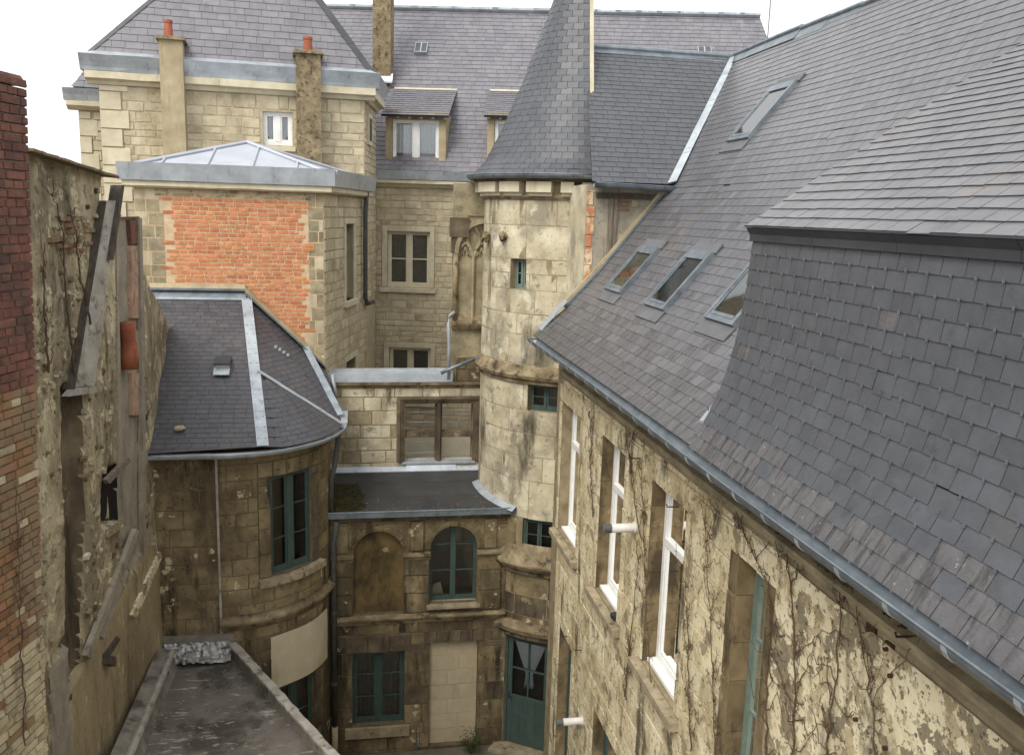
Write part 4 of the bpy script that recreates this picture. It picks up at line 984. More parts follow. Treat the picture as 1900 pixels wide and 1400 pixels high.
for A, zt in ((A1, ztop1), (A2, ztop2)):
    uc = (A[0] + A[1]) / 2; r = (A[1] - A[0]) / 2; n = 16
    for sd_ in (-1, 1):                           # spandrels
        arc = [(uc + sd_ * r * math.cos(math.pi / 2 * k / n), A[2] + r * math.sin(math.pi / 2 * k / n)) for k in range(n + 1)]
        for k in range(n):
            (ua, za), (ub_, zb_) = arc[k], arc[k + 1]; e = uc + sd_ * (r + .13)
            mb = MB() if k == 0 else mb
            P = [WG.p(ua, za, .004), WG.p(e, za, .004), WG.p(e, zb_, .004), WG.p(ub_, zb_, .004)]
            mb.add(P + [np.array(WG.p(ua, za, -.38)), WG.p(ub_, zb_, -.38)], [(0, 1, 2, 3), (0, 3, 5, 4)])
        mb.add([WG.p(uc, zt, .004), WG.p(uc + sd_ * (r + .13), zt, .004), WG.p(uc + sd_ * (r + .13), zt + .12, .004), WG.p(uc, zt + .12, .004)], [(0, 1, 2, 3)])
        mb.build('spandrel', MT['stone_court'], gw)
    nv = 11
    for k in range(nv):                           # voussoirs
        a0 = math.pi * k / nv + .012; a1 = math.pi * (k + 1) / nv - .012; V = []
        for rr, o in ((r - .004, .03), (r + .055, .045), (r + .06, .028), (r + .10, .032)):
            for a in (a0, (a0 + a1) / 2, a1): V.append(WG.p(uc - rr * math.cos(a), A[2] + rr * math.sin(a), o))
        Fc = [(i * 3 + j, i * 3 + j + 1, i * 3 + j + 4, i * 3 + j + 3) for i in range(3) for j in range(2)]
        V += [WG.p(uc - (r - .004) * math.cos(a), A[2] + (r - .004) * math.sin(a), -.05) for a in (a0, (a0 + a1) / 2, a1)] + [WG.p(uc - (r + .10) * math.cos(a), A[2] + (r + .10) * math.sin(a), 0) for a in (a0, (a0 + a1) / 2, a1)]
        Fc += [(0, 1, 13, 12), (1, 2, 14, 13), (9, 10, 16, 15), (10, 11, 17, 16)]
        piece(GA_, gw, 'voussoir', MT['stone_court'], V, Fc, rnd(0, 1))
# pilasters and imposts
for ua, ub_ in ((0.02, A1[0] - .02), (A1[1] + .02, A2[0] - .02), (A2[1] + .02, gu(930, 1020))):
    z = A1[3] + .02; 
    while z < A1[2] - .1:
        z2 = min(A1[2] - .05, z + rnd(.34, .44))
        stone(GA_, gw, 'pilaster_stone', MT['stone_court'], WG, ua, ub_, z + .004, z2 - .004, 0.045, 0.008, 0.004, var=rnd(.5, 1)); z = z2
    part('impost', MT['ledge_stone'], gw, lambda m: smould(m, WG, ua - .03, ub_ + .03, A1[2] - .09, [(-.02, -.02), (.055, -.02), (.06, .02), (.10, .05), (.10, .09), (-.02, .12)]))
    stone(GA_, gw, 'pilaster_stone', MT['stone_court'], WG, (ua + ub_) / 2 - .12, (ua + ub_) / 2 + .12, A1[2] + .06, ZT - .16, 0.05, 0.008, 0.004)
zl = gz(700, 1143)
part('string_course', MT['ledge_stone'], gw, lambda m: smould(m, WG, 0, WG.len - .05, zl - .12, [(-.02, -.03), (.04, -.02), (.05, .03), (.09, .05), (.12, .10), (.12, .125), (-.02, .16)]))
part('window_sill', MT['sill'], gw, lambda m: sbox(m, WG, A2[0] - .06, A2[1] + .06, A2[3] - .06, A2[3] + .006, -.2, .14, dz=.02))
part('eave_course', MT['stone_dark'], gw, lambda m: smould(m, WG, 0, WG.len, ZT - .14, [(-.02, 0), (.05, 0), (.06, .06), (.10, .10), (.10, .14), (-.02, .14)]))
def blind(m): m.add([WG.p(h1[0], h1[2], -.10), WG.p(h1[1], h1[2], -.10), WG.p(h1[1], h1[3], -.10), WG.p(h1[0], h1[3], -.10)], [(0, 1, 2, 3)])
bl = part('blind_arch_panel', MT['panel_grey'], gw, blind)
def chip(m):
    u, z = WG.uv(717, 1023); n = 9
    V = [WG.p(u, z, -.088)] + [WG.p(u + rnd(.05, .1) * math.cos(2 * math.pi * i / n), z + rnd(.03, .06) * math.sin(2 * math.pi * i / n), -.096) for i in range(n)]
    m.add(V, [(0, i + 1, (i + 1) % n + 1) for i in range(n)])
part('plaster_chip', MT['plaster_peel'], bl, chip)
# arched window: frame with round head
def arched_frame(m):
    o0, o1 = -.20, -.14; uc = (A2[0] + A2[1]) / 2; r = (A2[1] - A2[0]) / 2; f = .06; z0 = A2[3]; zs = A2[2]
    sbox(m, WG, A2[0], A2[0] + f, z0, zs, o0, o1); sbox(m, WG, A2[1] - f, A2[1], z0, zs, o0, o1)
    sbox(m, WG, A2[0] + f, A2[1] - f, z0, z0 + .09, o0, o1 - .003)
    sbox(m, WG, uc - .05, uc + .05, z0 + .09, zs + r - .02, o0 + .004, o1 + .01)
    n = 20
    for k in range(n):
        a, b = math.pi * k / n, math.pi * (k + 1) / n
        P = lambda rr, t, o: WG.p(uc - rr * math.cos(t), zs + rr * math.sin(t), o)
        m.hexa([P(r, a, o0), P(r - f, a, o0), P(r - f, b, o0), P(r, b, o0), P(r, a, o1), P(r - f, a, o1), P(r - f, b, o1), P(r, b, o1)])
aw = part('arched_window', MT['teal'], GA_, arched_frame)
uc = (A2[0] + A2[1]) / 2
for z in (A2[2] + .02, (A2[2] + A2[3]) / 2 + .05):
    for a, b in ((A2[0] + .06, uc - .05), (uc + .05, A2[1] - .06)):
        part('glazing_bar', MT['teal'], aw, lambda m: sbox(m, WG, a, b, z - .01, z + .01, -.19, -.15))
for a, b in ((A2[0], uc), (uc, A2[1])):
    zs_ = [A2[3], (A2[2] + A2[3]) / 2 + .05, A2[2] + .02]
    for c, d in zip(zs_, zs_[1:]): part('pane', MT['glass'], aw, lambda m: m.add([WG.p(a, c, -.175), WG.p(b, c, -.175), WG.p(b, d, -.175), WG.p(a, d, -.175)], [(0, 1, 2, 3)]))
    n = 10; r = (A2[1] - A2[0]) / 2; sg = -1 if a < uc - .01 else 1
    fan = [WG.p(uc, A2[2] + .02, -.175)] + [WG.p(uc + sg * r * math.cos(math.pi / 2 * k / n), A2[2] + .02 + (r - .02) * math.sin(math.pi / 2 * k / n), -.175) for k in range(n + 1)]
    part('pane', MT['glass'], aw, lambda m: m.add(fan, [(0, i, i + 1) for i in range(1, n + 1)]))
part('dark_room', MT['dark'], aw, lambda m: m.add([WG.p(A2[0], A2[3], -.7), WG.p(A2[1], A2[3], -.7), WG.p(A2[1], ztop2, -.7), WG.p(A2[0], ztop2, -.7), WG.p(A2[0], A2[3], -.4), WG.p(A2[1], A2[3], -.4), WG.p(A2[1], ztop2, -.4), WG.p(A2[0], ztop2, -.4)], [(0, 1, 2, 3), (0, 1, 5, 4), (1, 2, 6, 5), (2, 3, 7, 6), (3, 0, 4, 7)]))
# things standing on the inside of the arched window
def blob(m, c, r, sq=(1, 1, 1), j=.15, n=8):
    V = []; Fc = []
    for i in range(n // 2 + 1):
        for k in range(n):
            a = math.pi * i / (n // 2); b = 2 * math.pi * k / n; q = 1 + rnd(-j, j)
            V.append((c[0] + r * sq[0] * math.sin(a) * math.cos(b) * q, c[1] + r * sq[1] * math.sin(a) * math.sin(b) * q, c[2] + r * sq[2] * math.cos(a) * q))
    for i in range(n // 2):
        for k in range(n): Fc.append((i * n + k, i * n + (k + 1) % n, (i + 1) * n + (k + 1) % n, (i + 1) * n + k))
    m.add(V, Fc, rnd(0, 1))
p = WG.p(gu(849, 1085), A2[3] + .30, -.36)
tag(part('red_bundle', MT['red_cloth'], None, lambda m: (blob(m, p, .07, (1, .8, 1.2)), tube(m, [p - np.array([0, 0, .30]), p], .02, 6))), 'small red cloth bundle behind the arched green window', 'cloth')
p2 = WG.p(gu(815, 1090), A2[3] + .13, -.36)
tag(part('paper_bag', MT['sheet'], None, lambda m: m.hexa([p2 + np.array(q) for q in ((-.12, -.06, -.13), (.12, -.05, -.13), (.12, .06, -.13), (-.12, .06, -.13), (-.09, -.03, .1), (.05, -.02, .15), (.06, .03, .12), (-.08, .03, .1))])), 'crumpled pale paper bag behind the arched green window', 'bag')
window(WG, w1[0], w1[1], w1[2], w1[3], 0.13, MT['teal'], GA_, cols=2, rows=3, fw=.05, mull=.10, curtain=lambda f: 0.99, cmat='net')
n = 3
for i in range(n): stone(GA_, gw, 'lintel_stone', MT['stone_dark'], WG, lint[0] + (lint[1] - lint[0]) * i / n + .003, lint[0] + (lint[1] - lint[0]) * (i + 1) / n - .003, lint[2] + .003, lint[3], 0.025, .008, .004)
n = 5
for i in range(n): stone(GA_, gw, 'lintel_stone', MT['stone_dark'], WG, lint2[0] + (lint2[1] - lint2[0]) * i / n + .003, lint2[0] + (lint2[1] - lint2[0]) * (i + 1) / n - .003, lint2[2] + .003, lint2[3], 0.025, .008, .004)
part('window_sill', MT['sill'], gw, lambda m: sbox(m, WG, *sill1, -.14, .06, dz=.02))
ip = part('infill_panel', MT['infill'], gw, lambda m: m.add([WG.p(inf[0], inf[2], -.10), WG.p(inf[1], inf[2], -.10), WG.p(inf[1], inf[3], -.10), WG.p(inf[0], inf[3], -.10)], [(0, 1, 2, 3)]))
WI = Flat((-0.45, YG + .10), (2.84, YG + .10))
rows_ = 7; hh = (inf[3] - inf[2]) / rows_
for r in range(rows_):
    cut = inf[0] + (inf[1] - inf[0]) * (.62 if r % 2 else .38)
    for a, b in ((inf[0], cut), (cut, inf[1])): stone(GA_, ip, 'infill_block', MT['infill'], WI, a + .003, b - .003, inf[2] + hh * r + .003, inf[2] + hh * (r + 1) - .003, .010, .004, .001)
courses(GA_, gw, 'brick', MT['brick_mixed'], WG, gu(812, 1390), gu(882, 1390), 0.0, inf[2] - .04, [], (.06, .07), (.10, .22), .03, .006, .008)
# flat roof in felt widths, edge trim, flashings
YB = 17.2; ZB = 5.10
def rz(y): return ZT + .05 + (ZB - ZT - .05) * (y - 15.36) / (YB - 15.36)
ro = part('flat_roof', MT['felt'], GA_, lambda m: m.hexa([(-.62, 15.36, ZT + .002), (2.95, 15.36, ZT + .002), (2.95, YB, ZT + .002), (-.62, YB, ZT + .002), (-.62, 15.36, ZT + .045), (2.95, 15.36, ZT + .045), (2.95, YB, ZB - .006), (-.62, YB, ZB - .006)]))
for i in range(3):
    ya = 15.37 + (YB - 15.37) * i / 3; yb = min(YB, 15.37 + (YB - 15.37) * (i + 1) / 3 + .05)
    part('felt_width', MT['felt'], ro, lambda m: m.hexa([(-.6, ya, rz(ya)), (2.93, ya, rz(ya)), (2.93, yb, rz(yb)), (-.6, yb, rz(yb)), (-.6, ya, rz(ya) + .008), (2.93, ya, rz(ya) + .008), (2.93, yb, rz(yb) + .003), (-.6, yb, rz(yb) + .003)]))
part('edge_trim', MT['zinc_dark'], ro, lambda m: (m.box(-.62, 2.93, 15.33, 15.362, ZT - .03, ZT + .075), tube(m, [(-.62, 15.335, ZT + .08), (2.93, 15.335, ZT + .08)], .014, 6)))
for a, b, dz_ in ((-.5, 1.0, 0), (1.0, 2.0, .05), (2.0, 2.5, 0)):
    part('rear_flashing', MT['zinc'], ro, lambda m: m.hexa([(a, YB - .10, ZB - .02), (b, YB - .10, ZB - .02), (b, YB - .004, ZB + .02), (a, YB - .004, ZB + .02), (a, YB - .10, ZB + .005), (b, YB - .10, ZB + .005), (b, YB - .004, ZB + .09 + dz_), (a, YB - .004, ZB + .09 + dz_)]))
def tfl(m):
    for i in range(12):
        a = math.radians(182 + 44 * i / 12); b = math.radians(182 + 44 * (i + 1) / 12); P = []
        for t in (a, b):
            for r_, up in ((TR + .012, .06), (TR + .15, .012)):
                x, y = TC[0] + r_ * math.cos(t), TC[1] + r_ * math.sin(t); P.append(np.array([x, y, rz(y) + up]))
        d = np.array([0, 0, .008]); m.add(P + [q + d for q in P], [(4, 5, 7, 6), (0, 1, 5, 4), (1, 3, 7, 5)], rnd(0, 1))
part('turret_flashing', MT['zinc'], ro, tfl)
mb = MB()
for _ in range(1100):
    f = rnd(0, 1) ** 1.4; g = rnd(0, 1); x = -.42 + f * .62 * (1 - .35 * abs(g - .35)); y = 15.42 + g * 1.15
    if random.random() < f * .75: continue
    blob(mb, (x, y, rz(y) + .012), rnd(.015, .045), (1, 1, .6), .35, 6)
tag(mb.build('moss_patch', MT['moss']), 'brown moss spreading from the left corner of the flat dark roof', 'moss', kind='stuff')
mb = MB()
for _ in range(60):
    x = rnd(.1, 2.4); y = 15.45 + rnd(0, 1) ** 2 * .5; blob(mb, (x, y, rz(y) + .012), rnd(.006, .016), (1, 1, .5), .3, 4)
tag(mb.build('roof_grit', MT['sill']), 'small stone crumbs scattered along the flat roof edge', 'stones', kind='stuff')
# main downpipe in the corner
def pipe(name, pts, r, mat, parent, collars=()):
    o = part(name, mat, parent, lambda m: tube(m, pts, r, 12), True)
    for c in collars:
        c = np.array(c, float); part('pipe_collar', mat, o, lambda m: tube(m, [c - np.array([0, 0, .03]), c + np.array([0, 0, .03])], r * 1.25, 12))
    return o
px_, py_ = -0.36, 15.34
pipe('downpipe', [(px_ + .02, py_, 4.72), (px_ + .01, py_, 4.5), (px_ - .03, py_, 4.35), (px_ - .03, py_, 0.7)], .05, MT['cast_iron'], GA_, [(px_ - .03, py_, z) for z in (4.2, 3.0, 1.6)])
part('downpipe_shoe', MT['cement'], GA_, lambda m: tube(m, [(px_ - .03, py_, .72), (px_ - .03, py_, 0)], .06, 12), True)
part('thin_pipe', MT['zinc_dark'], gw, lambda m: tube(m, [WG.p(gu(771, 1345), gz(771, 1345), .03), WG.p(gu(773, 1388), gz(773, 1388), .03)], .014, 6))

# ================================================================== pierced screen wall
SW = thing('screen_wall', 'roofless stone screen wall with cross-mullioned window opening behind the flat roof', 'wall', (1, 17.2, 0))
WS = Flat((-0.50, YB), (2.62, YB))
o_ = [WS.uv(752, 749), WS.uv(876, 853)]
hs_ = (o_[0][0], o_[1][0], o_[1][1], o_[0][1])
zc1 = WS.uv(720, 708)[1]
sw = wall('wall', WS, 0, WS.len, 4.6, zc1, [hs_], 0.32, MT['joint'], SW)
frm = (hs_[0] - .16, hs_[1] + .17, hs_[2] - .02, hs_[3] + .14)
courses(SW, sw, 'stone_block', MT['stone_turret'], WS, 0, WS.len, 4.9, zc1 - .12, [frm], (.22, .30), (.3, .7), .012, .008, .005, .007, mats=[MT['stone_turret'], MT['stone_turret'], MT['stone_grey']])
def stepped(m, w_, o):
    sbox(m, WS, hs_[0] - w_, hs_[0] - w_ + .05, hs_[2], hs_[3] + w_, -.02, o); sbox(m, WS, hs_[1] + w_ - .05, hs_[1] + w_, hs_[2], hs_[3] + w_, -.02, o)
    sbox(m, WS, hs_[0] - w_ + .05, hs_[1] + w_ - .05, hs_[3] + w_ - .05, hs_[3] + w_, -.02, o - .002)
for w_, o in ((.15, .075), (.10, .045), (.05, .02)): part('window_moulding', MT['stone_dark'], sw, lambda m: stepped(m, w_, o))
uM = WS.uv(814, 800)[0]; zM = WS.uv(814, 806)[1]
part('mullion', MT['stone_dark'], sw, lambda m: (sbox(m, WS, uM - .065, uM + .065, hs_[2], hs_[3], -.2, -.02), sbox(m, WS, uM - .03, uM + .03, hs_[2], hs_[3], -.02, .03)))
part('transom', MT['stone_dark'], sw, lambda m: (sbox(m, WS, hs_[0], uM - .065, zM - .06, zM + .06, -.19, -.025), sbox(m, WS, uM + .065, hs_[1], zM - .06, zM + .06, -.19, -.025)))
part('opening_sill', MT['zinc'], sw, lambda m: sbox(m, WS, hs_[0] - .05, hs_[1] + .05, hs_[2] - .05, hs_[2] + .012, -.2, .05, dz=.02))
for a, b in ((hs_[0], uM - .065), (uM + .065, hs_[1])):
    for k in range(5):
        z = hs_[2] + (hs_[3] - hs_[2]) * (k + .7) / 5.6
        if a > uM and k < 3: continue
        part('iron_bar', MT['zinc_dark'], sw, lambda m: tube(m, [WS.p(a, z, -.1), WS.p(b, z, -.1)], .008, 5))
part('cornice', MT['ledge_stone'], sw, lambda m: smould(m, WS, 0, WS.len, zc1 - .12, [(-.30, 0), (.03, 0), (.04, .05), (.09, .07), (.10, .12), (-.30, .125)]))
uz = WS.uv(838, 700)[0]
for i in range(2):
    a, b = uz * i / 2, uz * (i + 1) / 2 + .01
    part('zinc_coping', MT['zinc'], SW, lambda m: m.hexa([WS.p(a - .05 * (i == 0), zc1 + .01, -.3), WS.p(b, zc1 + .01, -.3), WS.p(b, zc1 + .01, .10), WS.p(a - .05 * (i == 0), zc1 + .01, .10), WS.p(a - .05 * (i == 0), zc1 + .22 + .003 * i, -.3), WS.p(b, zc1 + .22 + .003 * i, -.3), WS.p(b, zc1 + .17 + .003 * i, .09), WS.p(a - .05 * (i == 0), zc1 + .17 + .003 * i, .09)], rnd(0, 1)))
for x0, x1 in ((845, 898),):
    a, b = WS.uv(x0, 690)[0], WS.len
    courses(SW, sw, 'stone_block', MT['stone_court'], WS, a, b, zc1 + .005, zc1 + .5, [], (.2, .28), (.3, .5), .02, .01, .004)
    part('pier_base', MT['joint'], SW, lambda m: sbox(m, WS, a, b, zc1 + .004, zc1 + .5, -.3, 0))

# ================================================================== gothic pier with blind tracery
GP = thing('gothic_pier', 'weathered gothic pier with blind tracery beside the turret', 'pier', (2.3, 17.4, zc1))
YP = 17.26
WQ = Flat((1.80, YP), (2.72, YP))
qz = lambda y: WQ.uv(865, y)[1]
qu = lambda x: WQ.uv(x, 520)[0]
uL = qu(841)
part('shaft', MT['stone_grey'], GP, lambda m: sbox(m, WQ, uL, .92, zc1 + .3, qz(340), -.26, -.06))
zb0, zs0 = qz(600), qz(470)
uc = qu(897); R = uc - qu(846)
part('sill', MT['ledge_stone'], GP, lambda m: smould(m, WQ, uL - .02, .92, zb0 - .06, [(-.06, -.06), (.03, -.04), (.07, .03), (.08, .08), (-.06, .22)]))
part('side_shaft', MT['ledge_stone'], GP, lambda m: tube(m, [WQ.p(qu(845), zb0, .0), WQ.p(qu(845), zs0, .0)], .05, 10), True)
arc = lambda r, t, o: WQ.p(uc - r * math.cos(t), zs0 + r * 1.15 * math.sin(t), o)
def ring(m, r0, r1, o0, o1, n=14, t1=math.pi * .75):
    for k in range(n):
        a, b = t1 * k / n, t1 * (k + 1) / n
        m.hexa([arc(r0, a, o0), arc(r1, a, o0), arc(r1, b, o0), arc(r0, b, o0), arc(r0, a, o1), arc(r1, a, o1), arc(r1, b, o1), arc(r0, b, o1)])
part('arch_mould', MT['stone_grey'], GP, lambda m: (ring(m, R * .93, R * 1.08, -.06, .05), ring(m, R * 1.08, R * 1.28, -.06, .0)))
part('arch_block', MT['stone_dark'], GP, lambda m: (sbox(m, WQ, qu(833), qu(868), qz(440), qz(404), -.06, .06), sbox(m, WQ, qu(836), qu(853), qz(468), qz(441), -.06, .03)))
def tracery(m):
    um = qu(878); ul, ur = qu(848), uc + .25
    tube(m, [WQ.p(um, zb0, -.03), WQ.p(um, zs0 - .02, -.03)], .034, 8)
    for a, b in ((ul, um), (um, um + (um - ul))):
        c = (a + b) / 2; hw = (b - a) / 2
        tube(m, [WQ.p(a + (c - a) * t, zs0 - .08 + .28 * math.sin(t * math.pi / 2), -.03) for t in (0, .25, .5, .75, 1)], .032, 8)
        tube(m, [WQ.p(b - (b - c) * t, zs0 - .08 + .28 * math.sin(t * math.pi / 2), -.03) for t in (0, .25, .5, .75, 1)], .032, 8)
        for sg in (-1, 1): tube(m, [WQ.p(c + sg * hw * q, zs0 - .08 + zz, -.03) for q, zz in ((1, 0), (.55, .06), (.45, .1), (.25, .05), (.1, .14), (0, .2))], .020, 6)
    for sg in (-1, 1):                             # leaf-shaped light above
        tube(m, [WQ.p(um + sg * .13 * q, zs0 + zz, -.03) for q, zz in ((0, -.03), (.5, .1), (1, .24), (.85, .36), (.35, .46), (0, .56))], .032, 8)
    tube(m, [WQ.p(um + .13 + .1 * q, zs0 + .24 + .2 * q, -.03) for q in (0, .5, 1, 1.5)], .028, 6)
part('tracery', MT['stone_grey'], GP, tracery)
part('pier_cap', MT['stone_grey'], GP, lambda m: sbox(m, WQ, qu(866), .92, qz(400), qz(338), -.265, .03))
pipe('zinc_pipe', [WQ.p(qu(843), qz(578), .10), WQ.p(qu(836), qz(584), .14), WQ.p(qu(830), qz(598), .16), WQ.p(qu(833), qz(620), .15), WQ.p(qu(834), qz(640), .14), WQ.p(qu(834), qz(700), .14)], .035, MT['zinc'], GP)
a = WS.uv(893, 660, .25); b = WS.uv(838, 683, .25); c = WS.uv(818, 692, .25)
pipe('sloping_pipe', [WS.p(a[0], a[1], .25), WS.p(b[0], b[1], .25), WS.p(c[0], c[1], .25)], .035, MT['zinc_dark'], SW)

# ================================================================== back building
BB = thing('rear_house', 'large pale stone house across the back with lilac slate roof and dormers', 'house', (3, 22.6, 0))
WB = Flat((0.30, 22.97), (12.0, 20.40))
bu = lambda x, y: WB.uv(x, y)
def bh(x0, y0, x1, y1):
    a = bu(x0, y0); b = bu(x1, y1); return (a[0], b[0], b[1], a[1])
b1 = bh(719, 428, 797, 534); b2 = bh(722, 643, 798, 760); b3 = bh(722, 800, 798, 900)
zB = 10.95
b2 = (b2[0], b2[1], b2[3] - (b1[3] - b1[2]), b2[3])
BH_ = [b1, b2]
bw = wall('wall', WB, 0, WB.len, 0, zB, BH_, 0.4, MT['joint_pale'], BB)
trim = [(h[0] - .14, h[1] + .12, h[2] - .16, h[3] + .14) for h in BH_]
courses(BB, bw, 'stone_block', MT['stone_pale'], WB, 0, 4.2, 4.43, zB, trim, (.11, .20), (.16, .48), .010, .014, .004, .014)
part('plinth_render', MT['white_render'], bw, lambda m: sbox(m, WB, 0, 4.2, 0, 4.42, 0, .03))  # extra-pale coat puts into colour the brightness the dim rear court lacks
for h in BH_:
    part('window_surround', MT['stone_trim'], bw, lambda m: (sbox(m, WB, h[0] - .13, h[0], h[2], h[3], -.1, .035), sbox(m, WB, h[1], h[1] + .11, h[2], h[3], -.1, .035), sbox(m, WB, h[0] - .13, h[1] + .11, h[3], h[3] + .13, -.1, .038)))
    part('window_sill', MT['stone_trim'], bw, lambda m: sbox(m, WB, h[0] - .18, h[1] + .16, h[2] - .13, h[2] - .001, -.12, .08, dz=.03))
    window(WB, h[0], h[1], h[2], h[3], .10, MT['cream'], BB, cols=2, rows=2, fw=.055, mull=.10, bar=.03, rmat='net')  # grey backing colour stands in for pale reflections in the panes
part('cornice', MT['stone_trim'], bw, lambda m: smould(m, WB, -.05, 4.2, zB - .16, [(-.1, 0), (.05, 0), (.10, .06), (.20, .09), (.20, .17), (-.1, .17)]))
for i in range(2): part('zinc_gutter', MT['zinc'], bw, lambda m: m.hexa([WB.p(-.05 + 2 * i, zB + .02, -.1), WB.p(1.95 + 2 * i, zB + .02, -.1), WB.p(1.95 + 2 * i, zB + .02, .22), WB.p(-.05 + 2 * i, zB + .02, .22), WB.p(-.05 + 2 * i, zB + .22, -.1), WB.p(1.95 + 2 * i, zB + .22, -.1), WB.p(1.95 + 2 * i, zB + .24, .28), WB.p(-.05 + 2 * i, zB + .24, .28)], rnd(0, 1)))
ZE = zB + .24
rd = unit((11.22 + .56, 24.66 - 27.25)); R0 = np.array([-.56, 27.25]) - rd * 3.0; R1 = np.array([11.22, 24.66])
E0 = WB.p(-3.4, ZE, .12); E1 = WB.p(11.2, ZE, .12)
RB = [tuple(E0), tuple(E1), (R1[0], R1[1], 15.8), (R0[0], R0[1], 15.8)]
def bbed(m):
    bk0, bk1 = R0 + (R0 - E0[:2]), R1 + (R1 - E1[:2])
    m.add(RB + [(bk1[0], bk1[1], ZE), (bk0[0], bk0[1], ZE)], [(0, 1, 2, 3), (3, 2, 4, 5), (1, 4, 2), (0, 3, 5)])
br = part('roof', MT['slate_bed'], BB, bbed)
slates(BB, br, MT['slate_old'], RB, .165, .265, lift=.011, wj=.2)
nB = unit(np.cross(np.array(RB[1]) - np.array(RB[0]), np.array(RB[3]) - np.array(RB[0])))
if nB[2] < 0: nB = -nB
bands('ridge_tile', MT['zinc'], br, (R0[0], R0[1], 15.83), (R1[0], R1[1], 15.83), nB, -.08, .08, (0, 0, 1), 26, .06)
onB = lambda x, y: on_plane(x, y, RB[0], nB)
# dormers
def dormer(x0, x1, ytop, ybot, rx0, rx1, ry, cut=None):
    off = -.10
    ua, zt = WB.uv(x0, ytop, off); ub_, _ = WB.uv(x1, ytop, off); _, zb_ = WB.uv((x0 + x1) / 2, ybot, off)
    S = Flat(WB.p(ua, 0, off)[:2], WB.p(ub_, 0, off)[:2]); W = S.len
    wa, wz1 = .17, zt - .20; hw = (wa, W - wa, zb_ + .0, wz1)
    top = onB((rx0 + rx1) / 2, ry); dep = np.dot(S.p(0, 0)[:2] - top[:2], S.n)
    d = part('dormer', MT['cement'], br, lambda m: (sbox(m, S, 0, wa, zb_ - .1, zt, -2.2, 0), sbox(m, S, W - wa, W, zb_ - .1, zt, -2.2, 0), sbox(m, S, wa, W - wa, wz1, zt, -2.2, -.002)))
    ov = .16; e = .08; ze = zt - .02
    q = [S.p(-e, ze - .10, ov), S.p(W + e, ze - .10, ov), S.p(W + e, top[2], -abs(dep)), S.p(-e, top[2], -abs(dep))]
    part('dormer_roof', MT['slate_bed'], d, lambda m: m.prism([x - np.array([0, 0, .035]) for x in q], (0, 0, .03)))
    slates(BB, br, MT['slate_old'], q, .165, .24, lift=.014)
    part('roof_edge', MT['stone_trim'], d, lambda m: strip(m, S.p(-e, top[2] + .02, -abs(dep)), S.p(W + e, top[2] + .02, -abs(dep)), (S.n[0], S.n[1], -.6), 0, .06, (0, 0, 1), .02))
    for k in range(6):
        u = .02 + (W - .06) * k / 5; part('rafter_end', MT['stone_trim'], d, lambda m: sbox(m, S, u - .01, u + .05, ze - .16, ze - .09, -.02, .13))
    window(S, wa + .01, W - wa - .01, zb_ + .02, wz1, .07, MT['white'], d, cols=2, rows=1, fw=.05, mull=.12, curtain=lambda f: (.80 + .12 * abs(math.sin(f * math.pi * 2))))
    part('dormer_sill', MT['white'], d, lambda m: sbox(m, S, wa - .01, W - wa + .01, zb_ - .04, zb_ + .018, -.12, .04))
    return d
dormer(715, 828, 205, 305, 715, 830, 166)
dormer(905, 1018, 207, 308, 905, 1020, 170)
# tall chimney on the slope
cbp = onB(711, 150); cs = .24
def stack(m):
    t = np.array([*WB.t, 0]); n = np.array([*WB.n, 0]); c = cbp.copy()
    P = [c + t * (a * cs) + n * (b * cs) for a, b in ((-1, 1), (1, 1), (1, -1), (-1, -1))]
    m.hexa([np.array([*q[:2], c[2] - .5]) for q in P] + [np.array([*q[:2], 17.6]) for q in P])
ck = part('chimney', MT['cement_rough'], BB, stack)
part('chimney_flashing', MT['zinc'], ck, lambda m: strip(m, cbp + nB * .02 + np.array([*WB.n, 0]) * .30 - np.array([0, 0, .02]), cbp + nB * .02 + np.array([*WB.n, 0]) * .30 + np.array([*WB.t, 0]) * .01, np.array([*WB.t, 0]), -.3, .3, (0, 0, 1), .02) if False else m.hexa([cbp + np.array([*WB.t, 0]) * a + np.array([*WB.n, 0]) * b + np.array([0, 0, c]) for a, b, c in ((-.30, .32, -.10), (.30, .32, -.10), (.30, .2, .03), (-.30, .2, .03), (-.30, .32, -.06), (.30, .32, -.06), (.30, .2, .16), (-.30, .2, .16))]))
# small roof light and vents
def roof_vent(x, y, w_, h_):
    c = onB(x, y) + nB * .02; t = np.array([*WB.t, 0]); v = unit(np.cross(nB, t)); v = v if v[2] > 0 else -v
    o = part('roof_light', MT['zinc'], br, lambda m: m.hexa([c - t * w_ - v * h_, c + t * w_ - v * h_, c + t * w_ + v * h_, c - t * w_ + v * h_] + [q + nB * .10 for q in (c - t * w_ - v * h_, c + t * w_ - v * h_, c + t * w_ + v * h_, c - t * w_ + v * h_)]))
    for sg in (-1, 1): part('pane', MT['slate'], o, lambda m: m.hexa([c + nB * .101 + t * a * w_ + v * b * h_ for a, b in ((sg * .5 - .40, -.85), (sg * .5 + .40, -.85), (sg * .5 + .40, .85), (sg * .5 - .40, .85))] + [c + nB * .106 + t * a * w_ + v * b * h_ for a, b in ((sg * .5 - .40, -.85), (sg * .5 + .40, -.85), (sg * .5 + .40, .85), (sg * .5 - .40, .85))]))
roof_vent(782, 94, .17, .2); roof_vent(1306, 98, .18, .12)
pa = onB(1409, 66)
part('aerial', MT['zinc_dark'], BB, lambda m: tube(m, [(pa[0] + .25, pa[1], pa[2] - .5), (pa[0] + .25, pa[1], 18.2)], .018, 6))
